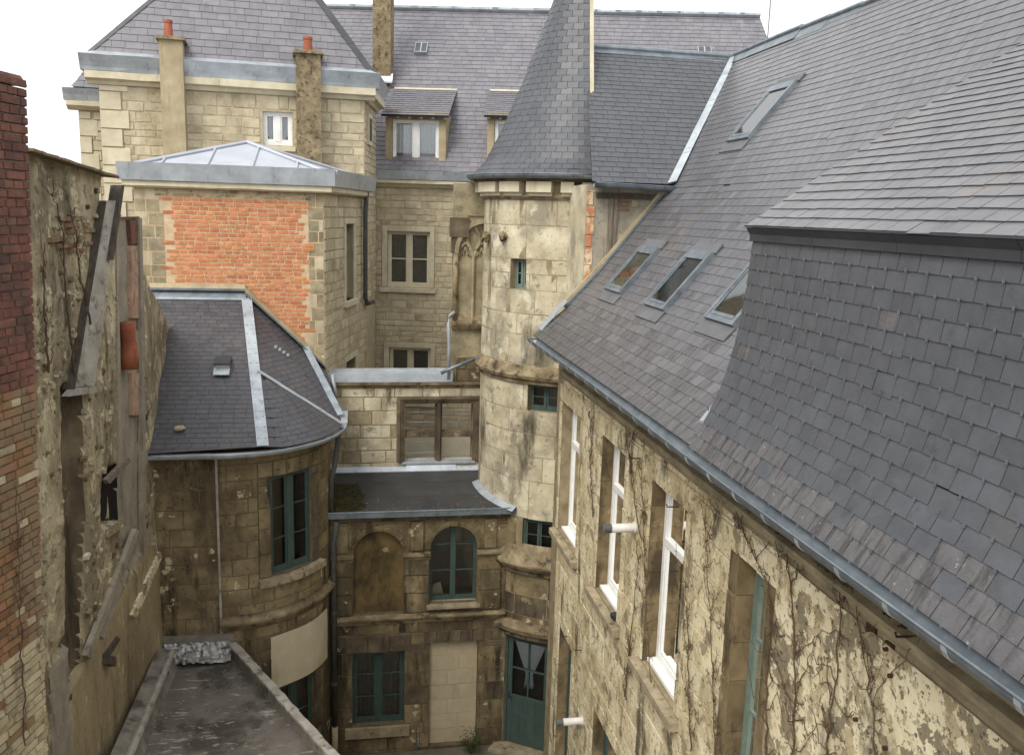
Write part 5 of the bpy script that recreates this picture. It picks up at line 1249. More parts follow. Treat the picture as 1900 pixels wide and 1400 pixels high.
# downpipes at the inner corner
S = WB; pipe('downpipe', [S.p(.06, zB - .1, .12), S.p(.06, zB - .3, .12), S.p(.02, zB - .5, .10), S.p(.02, 4, .10)], .055, MT['cast_iron'], BB, [S.p(.02, z, .10) for z in (9.9, 8.6, 7.4, 6.2)])

# ================================================================== pavilion
PV = thing('pavilion', 'tall pale stone pavilion with steep slate roof and two slender chimneys', 'house', (-2.5, 20.3, 0))
WP = Flat((-5.15, 20.05), (0.22, 20.5)); WPs = Flat((0.22, 20.5), (.52, 22.85))
pz = lambda x, y: WP.uv(x, y)
zP = pz(430, 168)[1]
ww = [pz(487, 206), pz(543, 271)]; hp = (ww[0][0], ww[1][0], ww[1][1], ww[0][1])
pw = wall('wall', WP, 0, WP.len, 0, zP, [hp], .4, MT['joint_pale'], PV)
pws = wall('side_wall', WPs, 0, WPs.len, 0, zP, [], .4, MT['joint_pale'], PV)
courses(PV, pw, 'stone_block', MT['stone_pale'], WP, .42, WP.len, 8.2, zP - .05, [(hp[0] - .05, hp[1] + .02, hp[2] - .14, hp[3] + .04)], (.12, .22), (.2, .52), .011, .015, .004, .015)
courses(PV, pws, 'stone_block', MT['stone_pale'], WPs, 0, WPs.len, 8.2, zP - .05, [], (.12, .22), (.2, .52), .011, .015, .004, .015)
z = 8.0; k = 0
while z < zP - .1:
    z2 = min(zP - .04, z + .37); stone(PV, pw, 'quoin', MT['stone_trim'], WP, 0.0, .42 if k % 2 else .56, z + .004, z2 - .004, .035, .01, .004); z = z2; k += 1
part('window_sill', MT['stone_trim'], pw, lambda m: sbox(m, WP, hp[0] - .06, hp[1] + .06, hp[2] - .12, hp[2] - .002, -.1, .07, dz=.03))
window(WP, hp[0], hp[1], hp[2], hp[3], .09, MT['white'], PV, cols=2, rows=1, fw=.06, mull=.12, curtain=lambda f: .97 if (abs(f - .25) < .12 or abs(f - .75) < .12) else .8)
# window in the side wall
sp = [WPs.uv(680, 213), WPs.uv(687, 268)]
part('side_window', MT['stone_trim'], pws, lambda m: (sbox(m, WPs, .45, 1.15, sp[1][1] - .05, sp[0][1] + .06, -.05, .05)))
part('side_pane', MT['dark'], pws, lambda m: sbox(m, WPs, .56, 1.04, sp[1][1] + .05, sp[0][1] - .04, 0.03, .055))
def eave(m, S, a, b):
    smould(m, S, a, b, zP - .02, [(-.1, -.02), (.06, -.02), (.10, .05), (.22, .08), (.22, .22), (-.1, .22)])
part('cornice', MT['stone_trim'], pw, lambda m: (eave(m, WP, -.22, WP.len + .22), eave(m, WPs, .005, WPs.len)))
def zfascia(m, S, a, b, off=.20):
    smould(m, S, a, b, zP + .205, [(-.1, 0), (off, 0), (off + .02, .07), (off + .06, .15), (off + .14, .30), (off + .10, .315), (-.1, .30)])
part('zinc_fascia', MT['zinc'], pw, lambda m: (zfascia(m, WP, -.3, WP.len + .3), zfascia(m, WPs, .01, WPs.len)))
ZQ = zP + .50
part('zinc_apron', MT['zinc'], pw, lambda m: m.hexa([WP.p(-.25, ZQ, .28), WP.p(WP.len + .25, ZQ, .28), WP.p(WP.len + .05, ZQ + .12, 0), WP.p(0, ZQ + .12, 0), WP.p(-.25, ZQ + .012, .28), WP.p(WP.len + .25, ZQ + .012, .28), WP.p(WP.len + .05, ZQ + .135, 0), WP.p(0, ZQ + .135, 0)]))
tl = math.radians(65); e0 = WP.p(-.12, ZQ + .04, .08); e1 = WP.p(WP.len + .12, ZQ + .04, .08)
nP = unit(np.array([WP.n[0] * math.sin(tl), WP.n[1] * math.sin(tl), math.cos(tl)]))
f0 = on_plane(368, -70, e0, nP); f1 = on_plane(538, -70, e1, nP)
RP = [e0, e1, f1, f0]
bkc = np.array([-2.3, 24.5, f0[2]])
def pbed(m):
    s1 = WPs.p(WPs.len, ZQ + .04, .1); s0 = WP.p(-.12, ZQ + .04, -3.0)
    t1_ = f1 + np.array([.0, 2.2, 0]); t0_ = f0 + np.array([0, 2.2, 0])
    m.add([e0, e1, f1, f0, s1, t1_, s0, t0_], [(0, 1, 2, 3), (1, 4, 5, 2), (6, 0, 3, 7), (3, 2, 5, 7)])
pr = part('roof', MT['slate_bed'], PV, pbed)
slates(PV, pr, MT['slate_old'], RP, .168, .31, lift=.012, wj=.2)
bands('hip_strip', MT['lead'], pr, e1, f1, (1, 0, .2), -.05, .09, nP, 4, .04)
bands('hip_strip', MT['slate'], pr, e0, f0, (-1, 0, .2), -.03, .06, nP, 4, .03)
def chimney(x0, x1, ytop, ybot, mat, potx0, potx1, poty):
    off = .42
    a = WP.uv(x0, ytop, off); b = WP.uv(x1, ytop, off); zb_ = WP.uv(x0, ybot, off)[1]
    ck = part('chimney', mat, PV, lambda m: m.hexa([WP.p(a[0], zb_, 0), WP.p(b[0], zb_, 0), WP.p(b[0], zb_, off), WP.p(a[0], zb_, off), WP.p(a[0], a[1], 0), WP.p(b[0], a[1], 0), WP.p(b[0], a[1], off), WP.p(a[0], a[1], off)]))
    part('chimney_cap', MT['cement_rough'], ck, lambda m: (m.hexa([WP.p(a[0] - .06, a[1], -.06), WP.p(b[0] + .06, a[1], -.06), WP.p(b[0] + .06, a[1], off + .06), WP.p(a[0] - .06, a[1], off + .06), WP.p(a[0] - .03, a[1] + .12, -.04), WP.p(b[0] + .03, a[1] + .12, -.04), WP.p(b[0] + .03, a[1] + .07, off + .04), WP.p(a[0] - .03, a[1] + .07, off + .04)])))
    u = WP.uv((potx0 + potx1) / 2, ytop, off / 2)[0]; r = (WP.uv(potx1, ytop, off / 2)[0] - WP.uv(potx0, ytop, off / 2)[0]) / 2; zt = WP.uv(potx0, poty, off / 2)[1]
    part('chimney_pot', MT['terracotta'], ck, lambda m: (tube(m, [WP.p(u, a[1] + .08, off / 2), WP.p(u, zt - .06, off / 2), WP.p(u, zt - .055, off / 2), WP.p(u, zt, off / 2)], [r * 1.1, r * .92, r * 1.08, r * 1.05], 14)))
chimney(294, 338, 72, 330, MT['cement'], 305, 321, 37)
chimney(549, 595, 98, 345, MT['cement_rough'], 563, 580, 68)
# lower range on the left
PL = thing('low_side_house', 'narrow pale stone house end left of the pavilion under a zinc eave', 'house', (-5.8, 21.4, 0))
WL = Flat((onY(146, 220, 21.2)[0], 21.2), (-4.9, 21.3))
zL = WL.uv(160, 205)[1]
lw = wall('wall', WL, 0, WL.len, 0, zL, [], .4, MT['joint_pale'], PL)
courses(PL, lw, 'stone_block', MT['stone_pale'], WL, .25, WL.len, 8.2, zL - .02, [], (.16, .24), (.22, .5), .016, .012, .006, .008)
z = 8.0; k = 0
while z < zL - .1:
    z2 = min(zL - .02, z + .36); stone(PL, lw, 'quoin', MT['stone_trim'], WL, 0, .25 if k % 2 else .38, z + .004, z2 - .004, .03, .01, .004); z = z2; k += 1
part('side_wall', MT['stone_pale'], PL, lambda m: m.box(WL.a[0] + .005, WL.a[0] + .3, 21.25, 26, 0, zL))
part('cornice', MT['stone_trim'], lw, lambda m: smould(m, WL, -.2, WL.len, zL, [(-.1, 0), (.06, 0), (.2, .08), (.2, .18), (-.1, .18)]))
part('zinc_fascia', MT['zinc'], lw, lambda m: smould(m, WL, -.25, WL.len, zL + .185, [(-.1, 0), (.18, 0), (.22, .12), (.28, .25), (-.1, .26)]))
lr0 = [WL.p(-.1, zL + .46, .1), WL.p(WL.len, zL + .46, .1), WL.p(WL.len, zL + 1.9, -1.0), WL.p(.75, zL + 1.9, -1.0)]
lr = part('roof', MT['slate_bed'], PL, lambda m: m.prism([q - np.array([0, 0, .05]) for q in lr0], (0, .3, 0)))
slates(PL, lr, MT['slate_old'], lr0, .19, .3)

# ================================================================== annex with zinc roof
AX = thing('brick_annex', 'square annex with an orange brick panel, grey stone corners and zinc pyramid roof', 'house', (-2.2, 17, 0))
WA = Flat((-3.87, 17.0), (-0.57, 17.0)); WA2 = Flat((-0.57, 17.0), (.25, 20.5))
az = lambda x, y: WA.uv(x, y)
zA = az(430, 353)[1]
aw_ = wall('wall', WA, 0, WA.len, 0, zA, [], .35, MT['mortar_light'], AX)
sN = [WA2.uv(640, 415), WA2.uv(656, 553)]; n1 = (sN[0][0], sN[1][0], sN[1][1], sN[0][1])
n2a = [WA2.uv(640, 672), WA2.uv(659, 700)]; n2 = (n2a[0][0], n2a[1][0], n2a[1][1] - 1.2, n2a[0][1] + 0.0)
n3a = [WA2.uv(675, 418), WA2.uv(682, 540)]; n3 = (n3a[0][0], min(WA2.len - .05, n3a[1][0]), n1[2] + .05, n1[3])
as_ = wall('side_wall', WA2, 0, WA2.len, 0, zA, [n1, n2, n3], .35, MT['joint_pale'], AX)
random.seed(5)
edge = {}
def amatch(u, z):
    r = int(z / .075)
    if r not in edge: edge[r] = (az(312, 400)[0] + random.choice((-.08, 0, .02, -.05, .04)), az(568, 400)[0] + random.choice((-.06, .02, .05, 0)))
    l, q = edge[r]
    if z > az(430, 372)[1]: return MT['brick_yellow']
    return MT['brick_orange'] if l < u < q else None
uA0, uA1 = az(300, 450)[0], az(578, 450)[0]
courses(AX, aw_, 'brick', None, WA, uA0 - .1, uA1 + .06, 7.2, zA, [], (.071, .079), (.13, .24), .009, .005, .0065, .003, match=amatch)
courses(AX, aw_, 'corner_stone', MT['stone_court'], WA, 0, uA0 + .06, 7.2, zA, [], (.20, .26), (.22, .34), .004, .004, .006, .006, mats=[MT['stone_grey'], MT['stone_grey'], MT['stone_pale']])
courses(AX, aw_, 'corner_stone', MT['stone_court'], WA, uA1 - .06, WA.len, 7.0, zA, [], (.20, .26), (.2, .3), .004, .004, .006, .006, mats=[MT['stone_grey'], MT['stone_grey'], MT['stone_pale']])
courses(AX, as_, 'side_stone', MT['stone_pale'], WA2, 0.01, WA2.len, 6.2, zA, [(h[0] - .12, h[1] + .12, h[2] - .12, h[3] + .12) for h in (n1, n2, n3)], (.16, .24), (.3, .6), .016, .012, .006, .010)
for h in (n1, n2, n3):
    part('window_surround', MT['stone_trim'], as_, lambda m: (sbox(m, WA2, h[0] - .11, h[0], h[2], h[3], -.2, .03), sbox(m, WA2, h[1], h[1] + .11, h[2], h[3], -.2, .03), sbox(m, WA2, h[0] - .11, h[1] + .11, h[3], h[3] + .11, -.2, .033), sbox(m, WA2, h[0] - .15, h[1] + .15, h[2] - .11, h[2], -.2, .09)))
    part('shutter_panel', MT['stone_trim'], as_, lambda m: sbox(m, WA2, h[0], h[1], h[2], h[3], -.26, -.22))
part('soffit', MT['stone_trim'], AX, lambda m: (smould(m, WA, -.16, WA.len + .16, zA, [(-.2, 0), (.12, 0), (.16, .03), (.16, .12), (-.2, .12)]), smould(m, WA2, .001, WA2.len, zA, [(-.2, .001), (.12, .001), (.16, .03), (.16, .121), (-.2, .121)])))
for i in range(5):
    a, b = -.22 + (WA.len + .44) * i / 5, -.22 + (WA.len + .44) * (i + 1) / 5
    part('zinc_gutter', MT['zinc'], AX, lambda m: m.hexa([WA.p(a, zA + .125, -.2), WA.p(b, zA + .125, -.2), WA.p(b, zA + .125, .20), WA.p(a, zA + .125, .20), WA.p(a, zA + .40, -.2), WA.p(b, zA + .40, -.2), WA.p(b, zA + .43, .26), WA.p(a, zA + .43, .26)], rnd(0, 1)))
for i in range(4):
    a, b = .05 + (WA2.len - .05) * i / 4, .05 + (WA2.len - .05) * (i + 1) / 4
    part('zinc_gutter', MT['zinc'], AX, lambda m: m.hexa([WA2.p(a, zA + .126, -.2), WA2.p(b, zA + .126, -.2), WA2.p(b, zA + .126, .20), WA2.p(a, zA + .126, .20), WA2.p(a, zA + .40, -.2), WA2.p(b, zA + .40, -.2), WA2.p(b, zA + .43, .26), WA2.p(a, zA + .43, .26)], rnd(0, 1)))
ap = onY(458, 266, 18.6); zE = zA + .38
c0, c1 = WA.p(.02, zE, .05), WA.p(WA.len - .02, zE, .05); c2 = WA2.p(WA2.len, zE, 0); c3 = np.array([-3.4, 20.3, zE])
ar = part('zinc_roof', MT['zinc_light'], AX, lambda m: m.add([c0, c1, c2, c3, ap], [(0, 1, 4), (1, 2, 4), (2, 3, 4), (3, 0, 4)]))
for q in (c0, c1, c2): part('hip_roll', MT['zinc_light'], ar, lambda m: tube(m, [q + np.array([0, 0, .03]), ap + np.array([0, 0, .03])], .035, 6))
for f in (.14, .38, .62, .86):
    p = c0 + (c1 - c0) * f; hit = None
    # seam runs straight up the slope until it meets a hip
    side = c0 if f < .5 else c1; mid = (c0 + c1) / 2
    apf = np.dot(ap - c0, unit(c1 - c0)) / np.linalg.norm(c1 - c0)
    t = f / apf if f < apf else (1 - f) / (1 - apf)
    base = c0 + (c1 - c0) * apf; q = p + (ap - base) * t
    part('standing_seam', MT['zinc_light'], ar, lambda m: tube(m, [p + np.array([0, 0, .02]), q + np.array([0, 0, .02])], .022, 5))
S = WA2; pipe('downpipe', [S.p(S.len - .5, zA + .1, .14), S.p(S.len - .5, zA - .3, .10), S.p(S.len - .5, n1[2] - .05, .10), S.p(S.len - .3, n1[2] - .2, .10), S.p(S.len + .3, n1[2] - .22, .10)], .05, MT['cast_iron'], AX)

# ================================================================== house with the rounded corner
BO = thing('rounded_house', 'grimy limestone house with rounded corner, slate roof and tall green windows', 'house', (-1.8, 15, 0))
BC = (-2.15, 15.70); BR = 1.70
W0 = Flat((-3.14, 14.0), (-2.15, 14.0)); WO = Curve(BC, BR, 270, 364)
zO = 6.36
def oh(x0, y0, x1, y1):
    a = WO.uv(x0, y0); b = WO.uv(x1, y1); return [min(a[0], b[0]), max(a[0], b[0]), min(a[1], b[1]), max(a[1], b[1])]
o1 = oh(500, 885, 579, 1050); o1[2] = WO.uv(540, 1058)[1]; o1[3] = WO.uv(540, 876)[1]
o2 = list(o1); o2[3] = WO.uv(545, 1265)[1]; o2[2] = 0.3
w0 = wall('wall', W0, 0, W0.len, 0, zO, [], .35, MT['joint_dark'], BO)
wo_ = wall('rounded_wall', WO, 0, WO.len, 0, zO, [o1, o2], .35, MT['joint_dark'], BO)
courses(BO, w0, 'stone_block', MT['stone_court'], W0, 0, W0.len, 2.4, zO, [], (.24, .32), (.3, .6), .007, .006, .004, .004)
fr1 = (o1[0] - .20, o1[1] + .20, o1[2], o1[3] + .0)
courses(BO, wo_, 'stone_block', MT['stone_court'], WO, 0, WO.len, 0, zO, [(o1[0] - .2, o1[1] + .2, o1[2] - .14, o1[3] + .26), (o2[0] - .2, o2[1] + .2, 0, o2[3] + .75)], (.26, .36), (.35, .8), .010, .006, .004, .005)
for h in (o1, o2):
    z = h[2]
    while z < h[3] - .05:
        z2 = min(h[3], z + rnd(.3, .45))
        for a, b in ((h[0] - .2, h[0] - .003), (h[1] + .003, h[1] + .2)): stone(BO, wo_, 'jamb_stone', MT['stone_dark'] if a > h[0] else MT['stone_court'], WO, a, b, z + .004, z2 - .004, .022, .006, .004)
        z = z2
n = 5
for i in range(n):
    L = o1[1] - o1[0] + .4; a = o1[0] - .2 + L * i / n; stone(BO, wo_, 'lintel_stone', MT['stone_court'], WO, a + .003, a + L / n - .003, o1[3] + .004, o1[3] + .26, .022, .008, .005)
    a = o2[0] - .2 + L * i / n; stone(BO, wo_, 'lintel_stone', MT['stone_dark'], WO, a + .003, a + L / n - .003, o2[3] + .004, o2[3] + .75, .006, .006, .005)
for h in (o1, o2):
    ch = WO.chord(h[0], h[1]); window(ch, 0, ch.len, h[2], h[3], .04, MT['teal'], BO, cols=2, rows=3, fw=.05, mull=.11, bar=.02)
zs2 = o1[2]
part('window_sill', MT['sill'], wo_, lambda m: sbox(m, WO, o1[0] - .22, o1[1] + .24, zs2 - .13, zs2 + .004, -.2, .13, dz=.03))
zlg = WO.uv(500, 1137)[1]
part('string_course', MT['ledge_stone'], wo_, lambda m: smould(m, WO, 0, WO.len, zlg - .14, [(-.02, -.06), (.04, -.05), (.05, .01), (.10, .04), (.13, .10), (.12, .14), (-.02, .22)]), True)
part('rain_strip', MT['parapet_cap'], w0, lambda m: sbox(m, W0, W0.len - .02, W0.len + .015, 3.2, zO, 0, .022))
# beige board over the lower window
bs = [WO.uv(501, 1180), WO.uv(604, 1160)]; bz0, bz1 = WO.uv(545, 1262)[1], WO.uv(548, 1166)[1]
def board(m):
    n = 14; V = []; Fc = []
    for i in range(n + 1):
        u = bs[0][0] + (bs[1][0] - bs[0][0]) * i / n
        for k in range(5):
            z = bz1 + (bz0 - bz1) * k / 4; o = .035 + .004 * math.sin(k * 1.6 + i * .4)
            V.append(WO.p(u, z + .01 * math.sin(i * .5), o))
    b = len(V)
    V += [p_ - np.array([p_[0] - BC[0], p_[1] - BC[1], 0]) * .018 for p_ in V]
    for i in range(n):
        for k in range(4):
            q = i * 5 + k; Fc += [(q, q + 5, q + 6, q + 1), (b + q, b + q + 1, b + q + 6, b + q + 5)]
        Fc += [(i * 5, b + i * 5, b + i * 5 + 5, i * 5 + 5), (i * 5 + 4, i * 5 + 9, b + i * 5 + 9, b + i * 5 + 4)]
    m.add(V, Fc)
tag(part('curved_board', MT['sheet'], None, board), 'plain beige curved board fixed above the lower green window', 'board')
# eave: gutter along flat part and round the corner
g_path = [(-3.14 + .99 * i / 6, 13.80, zO + .06) for i in range(6)]; g_n = [(0, -1)] * 6
for i in range(25):
    a = math.radians(270 + 88 * i / 24); g_path.append((BC[0] + 1.92 * math.cos(a), BC[1] + 1.92 * math.sin(a), zO + .06)); g_n.append((math.cos(a), math.sin(a)))
gutter('gutter', g_path, g_n, .075, MT['zinc'], BO, .45)
part('eave_soffit', MT['ledge_stone'], BO, lambda m: (smould(m, W0, 0, W0.len, zO - .06, [(-.2, 0), (.06, 0), (.16, .06), (.16, .09), (-.2, .09)]), smould(m, WO, 0, WO.len, zO - .06, [(-.2, 0), (.06, 0), (.16, .06), (.16, .09), (-.2, .09)])))
# roof facets
zr = zO + .08
EA = np.array([-3.20, 13.78, zr]); EB = np.array([BC[0] + 1.92 * math.cos(math.radians(292)), BC[1] + 1.92 * math.sin(math.radians(292)), zr])
def earc(a): return np.array([BC[0] + 1.92 * math.cos(math.radians(a)), BC[1] + 1.92 * math.sin(math.radians(a)), zr])
zT = onY(370, 548, 17.0)[2]
T0 = np.array([-3.85, 16.98, zT]); nL = unit(np.cross(np.array([1, 0, 0]), np.array([-3.85, 16.98, zT]) - np.array([-3.85, 13.78, zr])))
nL = nL if nL[2] > 0 else -nL
Bp = on_plane(487, 829, EA, nL); T1 = on_plane(456, 549, EA, nL)
KK = on_plane(480, 692, EA, nL); EE = earc(356)
GG = onY(604, 684, 16.98)
bo_arc = [Bp] + [earc(a) for a in range(300, 357, 4)]
LFT = [np.array([-3.20, 13.78, zr]), Bp, T1, np.array([-3.85, 16.98, T1[2]])]
def bobed(m):
    m.add(LFT, [(0, 1, 2, 3)]); m.add([T1, KK, EE, GG], [(0, 1, 2), (0, 2, 3)]); m.add([KK] + bo_arc, [(0, i, i + 1) for i in range(1, len(bo_arc))])
    m.add([EE, GG, np.array([GG[0] + .15, 17.0, zr]), np.array([EE[0], EE[1] + 1.2, zr])], [(0, 1, 2, 3)])
bor = part('roof', MT['slate_bed'], BO, bobed)
slates(BO, bor, MT['slate'], LFT, .105, .19, lift=.006)
slates(BO, bor, MT['slate'], [KK, EE, T1], .105, .18, lift=.006); slates(BO, bor, MT['slate'], [T1, EE, GG], .105, .18, lift=.006)
def barc(s):
    d = s * (len(bo_arc) - 1); i = min(int(d), len(bo_arc) - 2); f = d - i; return bo_arc[i] * (1 - f) + bo_arc[i + 1] * f
slates_patch(BO, bor, MT['slate'], lambda s, t: barc(s) * (1 - t) + KK * t, 1.75, lambda t: 1.85 * (1 - t) + .05, .105, .19, lift=.006)
bands('hip_strip', MT['zinc'], bor, Bp + nL * .02, T1 + nL * .02, (1, .15, 0), -.08, .10, (0, -.4, 1), 5, .012, nails=MT['zinc_dark'])
n2_ = unit((.5, -.5, 1))
bands('hip_strip', MT['zinc'], bor, EE + np.array([0, 0, .025]), KK + np.array([0, 0, .03]), (.5, 1, 0), -.045, .045, (.2, -.3, 1), 4, .012)
bands('flashing', MT['zinc_dark'], bor, T1 + np.array([0, -.02, .02]), GG + np.array([0, -.02, .02]), (0, -1, .3), -.02, .12, (0, 0, 1), 3, .025)
part('flashing', MT['zinc_dark'], bor, lambda m: (m.box(-3.86, T1[0], 16.90, 16.99, zT + .10, zT + .14), m.hexa([(-3.86, 16.84, zT - .06), (T1[0] + .02, 16.84, zT - .06), (T1[0] + .02, 16.97, zT + .02), (-3.86, 16.97, zT + .02), (-3.86, 16.86, zT - .02), (T1[0] + .02, 16.86, zT - .02), (T1[0] + .02, 16.985, zT + .10), (-3.86, 16.985, zT + .10)])))
part('mortar_fillet', MT['cement'], bor, lambda m: m.hexa([(-3.86, 16.93, zT + .14), (T1[0], 16.93, zT + .14), (T1[0], 16.99, zT + .14), (-3.86, 16.99, zT + .14), (-3.86, 16.97, zT + .22), (T1[0], 16.97, zT + .22), (T1[0], 16.99, zT + .22), (-3.86, 16.99, zT + .22)]))
strip_p, strip_q = T1 + np.array([0, -.06, .08]), GG + np.array([0, -.06, .08])
part('mortar_fillet', MT['cement'], bor, lambda m: strip(m, strip_p, strip_q, (0, 1, 0), -.02, .05, (0, 0, 1), .09))
bands('valley', MT['zinc_dark'], bor, onY(565, 642, 16.93), EE + np.array([0, 0, .04]) + (GG - EE) * .12, (1, 0, .2), -.05, .07, (.3, -.3, 1), 3, .015)
# vent, cleat and a loose stone on the slates
vp = on_plane(414, 680, EA, nL)
vt = part('roof_vent', MT['zinc'], bor, lambda m: m.hexa([vp + np.array(q) for q in ((-.11, -.14, -.04), (.11, -.14, -.04), (.11, .12, .06), (-.11, .12, .06), (-.1, -.12, .06), (.1, -.12, .06), (.1, .12, .14), (-.1, .12, .14))]))
part('vent_cowl', MT['lead'], vt, lambda m: m.hexa([vp + np.array(q) for q in ((-.13, -.18, .06), (.13, -.18, .06), (.13, .14, .145), (-.13, .14, .145), (-.13, -.18, .085), (.13, -.18, .085), (.13, .14, .17), (-.13, .14, .17))]))
part('lead_apron', MT['zinc'], vt, lambda m: m.hexa([vp + np.array(q) for q in ((-.13, -.26, -.10), (.13, -.26, -.10), (.13, -.12, -.01), (-.13, -.12, -.01), (-.13, -.26, -.085), (.13, -.26, -.085), (.13, -.12, .01), (-.13, -.12, .01))]))
sp_ = on_plane(333, 798, EA, nL)
tag(part('loose_stone', MT['stone_pale'], None, lambda m: blob(m, sp_ + nL * .05, .07, (1.3, .9, .6), .2, 8)), 'pale loose stone lying on the slates of the rounded house', 'stone')
gcl = on_plane(523, 650, T1, unit(np.cross(EE - T1, GG - T1)))
part('roof_grille', MT['zinc'], bor, lambda m: [m.box(gcl[0] - .13 + .07 * i, gcl[0] - .08 + .07 * i, gcl[1] - .05, gcl[1] + .05, gcl[2] + .05 - .05 * i, gcl[2] + .09 - .05 * i) for i in range(4)])
# hopper and swan-neck pipe at the end of the gutter
pipe('downpipe', [EE + np.array([-.02, .06, -.08]), EE + np.array([-.06, .1, -.22]), (-.36, 15.36, 5.75), (-.42, 15.38, 5.5), (-.42, 15.36, 4.9)], .045, MT['cast_iron'], BO)
pipe('spout', [(GG[0] + .12, 16.9, GG[2] - .1), (GG[0] + .2, 16.75, GG[2] - .5)], .04, MT['zinc'], SW)
part('gutter_end', MT['zinc'], BO, lambda m: m.hexa([EE + np.array(q) for q in ((-.02, 0, -.06), (.08, 0, -.06), (.08, .5, .06), (-.02, .5, .06), (-.04, 0, .04), (.1, 0, .04), (.1, .5, .14), (-.04, .5, .14))]))

# ================================================================== low lean-to
LT = thing('lean_to', 'low lean-to with cracked bitumen roof between grey parapets at bottom left', 'outbuilding', (-1.8, 12, 0))
la, lb = np.array([-2.02, 13.93]), np.array([1.35, 7.4])
XL = -3.08; YL = 7.4
def lt_roof(m):
    V = []; Fc = []; n, k = 40, 24
    for i in range(n + 1):
        y = YL + (13.96 - YL) * i / n; xr = la[0] + (lb[0] - la[0]) * (la[1] - y) / (la[1] - lb[1])
        for j in range(k + 1):
            f = j / k; x = XL + (xr - XL) * f
            z = 2.92 + .10 * abs(f - .45) + .012 * math.sin(x * 9 + y * 4) * math.sin(y * 7) + rnd(-.004, .004)
            V.append((x, y, z))
    for i in range(n):
        for j in range(k): Fc.append((i * (k + 1) + j, i * (k + 1) + j + 1, (i + 1) * (k + 1) + j + 1, (i + 1) * (k + 1) + j))
    m.add(V, Fc)
lr_ = part('roof', MT['felt_old'], LT, lt_roof, True)
dl = unit(np.array([lb[0] - la[0], lb[1] - la[1], 0])); sl_ = np.array([-dl[1], dl[0], 0])
part('wall', MT['plaster_low'], LT, lambda m: m.hexa([(XL, YL, 0), (lb[0] + .04, YL, 0), (la[0] + .04, 13.94, 0), (XL, 13.94, 0), (XL, YL, 2.86), (lb[0] + .04, YL, 2.86), (la[0] + .04, 13.94, 2.86), (XL, 13.94, 2.86)]))
random.seed(3)
nseg = 9
for i in range(nseg):
    p = np.array([la[0], la[1], 2.8]) + (np.array([lb[0], lb[1], 2.8]) - np.array([la[0], la[1], 2.8])) * i / nseg
    q = np.array([la[0], la[1], 2.8]) + (np.array([lb[0], lb[1], 2.8]) - np.array([la[0], la[1], 2.8])) * (i + 1) / nseg
    part('parapet', MT['parapet'], LT, lambda m: strip(m, p, q, sl_, 0, .08, (0, 0, 1), .37))
    def capst(m):
        k = 8; V = []; Fc = []
        for j in range(k + 1):
            c = p + (q - p) * (j / k) + np.array([0, 0, .372]); e0_, e1_ = -.02 + rnd(-.012, .006), .10 + rnd(-.006, .014); h_ = .035 + rnd(-.006, .006)
            V += [c + sl_ * e0_, c + sl_ * e1_, c + sl_ * e1_ + np.array([0, 0, h_]), c + sl_ * e0_ + np.array([0, 0, h_])]
        for j in range(k):
            for a in range(4): Fc.append((j * 4 + a, j * 4 + (a + 1) % 4, j * 4 + 4 + (a + 1) % 4, j * 4 + 4 + a))
        Fc += [(3, 2, 1, 0), (k * 4, k * 4 + 1, k * 4 + 2, k * 4 + 3)]
        m.add(V, Fc, rnd(0, 1))
    part('coping', MT['parapet_cap'], LT, capst)
for i in range(6):
    y0, y1 = YL + (13.75 - YL) * i / 6, YL + (13.75 - YL) * (i + 1) / 6
    part('side_parapet', MT['parapet'], LT, lambda m: m.hexa([(XL, y0, 2.9), (XL + .30, y0, 2.9), (XL + .30, y1 + .01, 2.9), (XL, y1 + .01, 2.9), (XL, y0, 3.30), (XL + .16, y0, 3.22 + .004 * (i % 2)), (XL + .16, y1 + .01, 3.22 + .004 * (i % 2)), (XL, y1 + .01, 3.30)]))
    part('roll', MT['parapet_cap'], LT, lambda m: tube(m, [(XL + .20, y0, 3.20), (XL + .20, y1 + .01, 3.20)], .055, 8))
def foil(m):
    n, k = 26, 8; V = []; Fc = []
    for i in range(n + 1):
        x = XL + .04 + (la[0] - XL - .0) * i / n
        for j in range(k + 1):
            f = j / k; V.append((x, 13.985 - .30 * f + rnd(-.008, .008), 3.26 - .24 * f - .10 * math.sin(f * 3.1) * .3 + rnd(-.022, .022)))
    for i in range(n):
        for j in range(k): Fc.append((i * (k + 1) + j, (i + 1) * (k + 1) + j, (i + 1) * (k + 1) + j + 1, i * (k + 1) + j + 1))
    m.add(V, Fc)
part('foil_flashing', MT['foil'], LT, foil)
part('flashing_upstand', MT['parapet'], LT, lambda m: m.box(XL, la[0] + .06, 13.962, 13.985, 3.2, 3.36))
def sheetlap(x0, y0, x1, y1):
    part('felt_patch', MT['felt_old'], lr_, lambda m: m.hexa([(x0, y0, 2.985), (x1, y0, 2.975), (x1 + .03, y1, 2.975), (x0 + .02, y1, 2.985), (x0, y0, 3.0), (x1, y0, 2.99), (x1 + .03, y1, 2.99), (x0 + .02, y1, 3.0)]))
sheetlap(-1.75, 9.2, -1.0, 11.0); sheetlap(-1.1, 9.0, -.45, 10.9)
mb = MB()
for _ in range(130):
    y = rnd(9.6, 13.5); xr = la[0] + (lb[0] - la[0]) * (la[1] - y) / (la[1] - lb[1]); x = XL + .3 + (xr - XL - .4) * rnd(0, 1)
    blob(mb, (x, y, 2.985), rnd(.006, .02), (1, 1, .6), .3, 4)
tag(mb.build('roof_rubble', MT['sill']), 'pale stone crumbs scattered on the bitumen roof at bottom left', 'stones', kind='stuff')

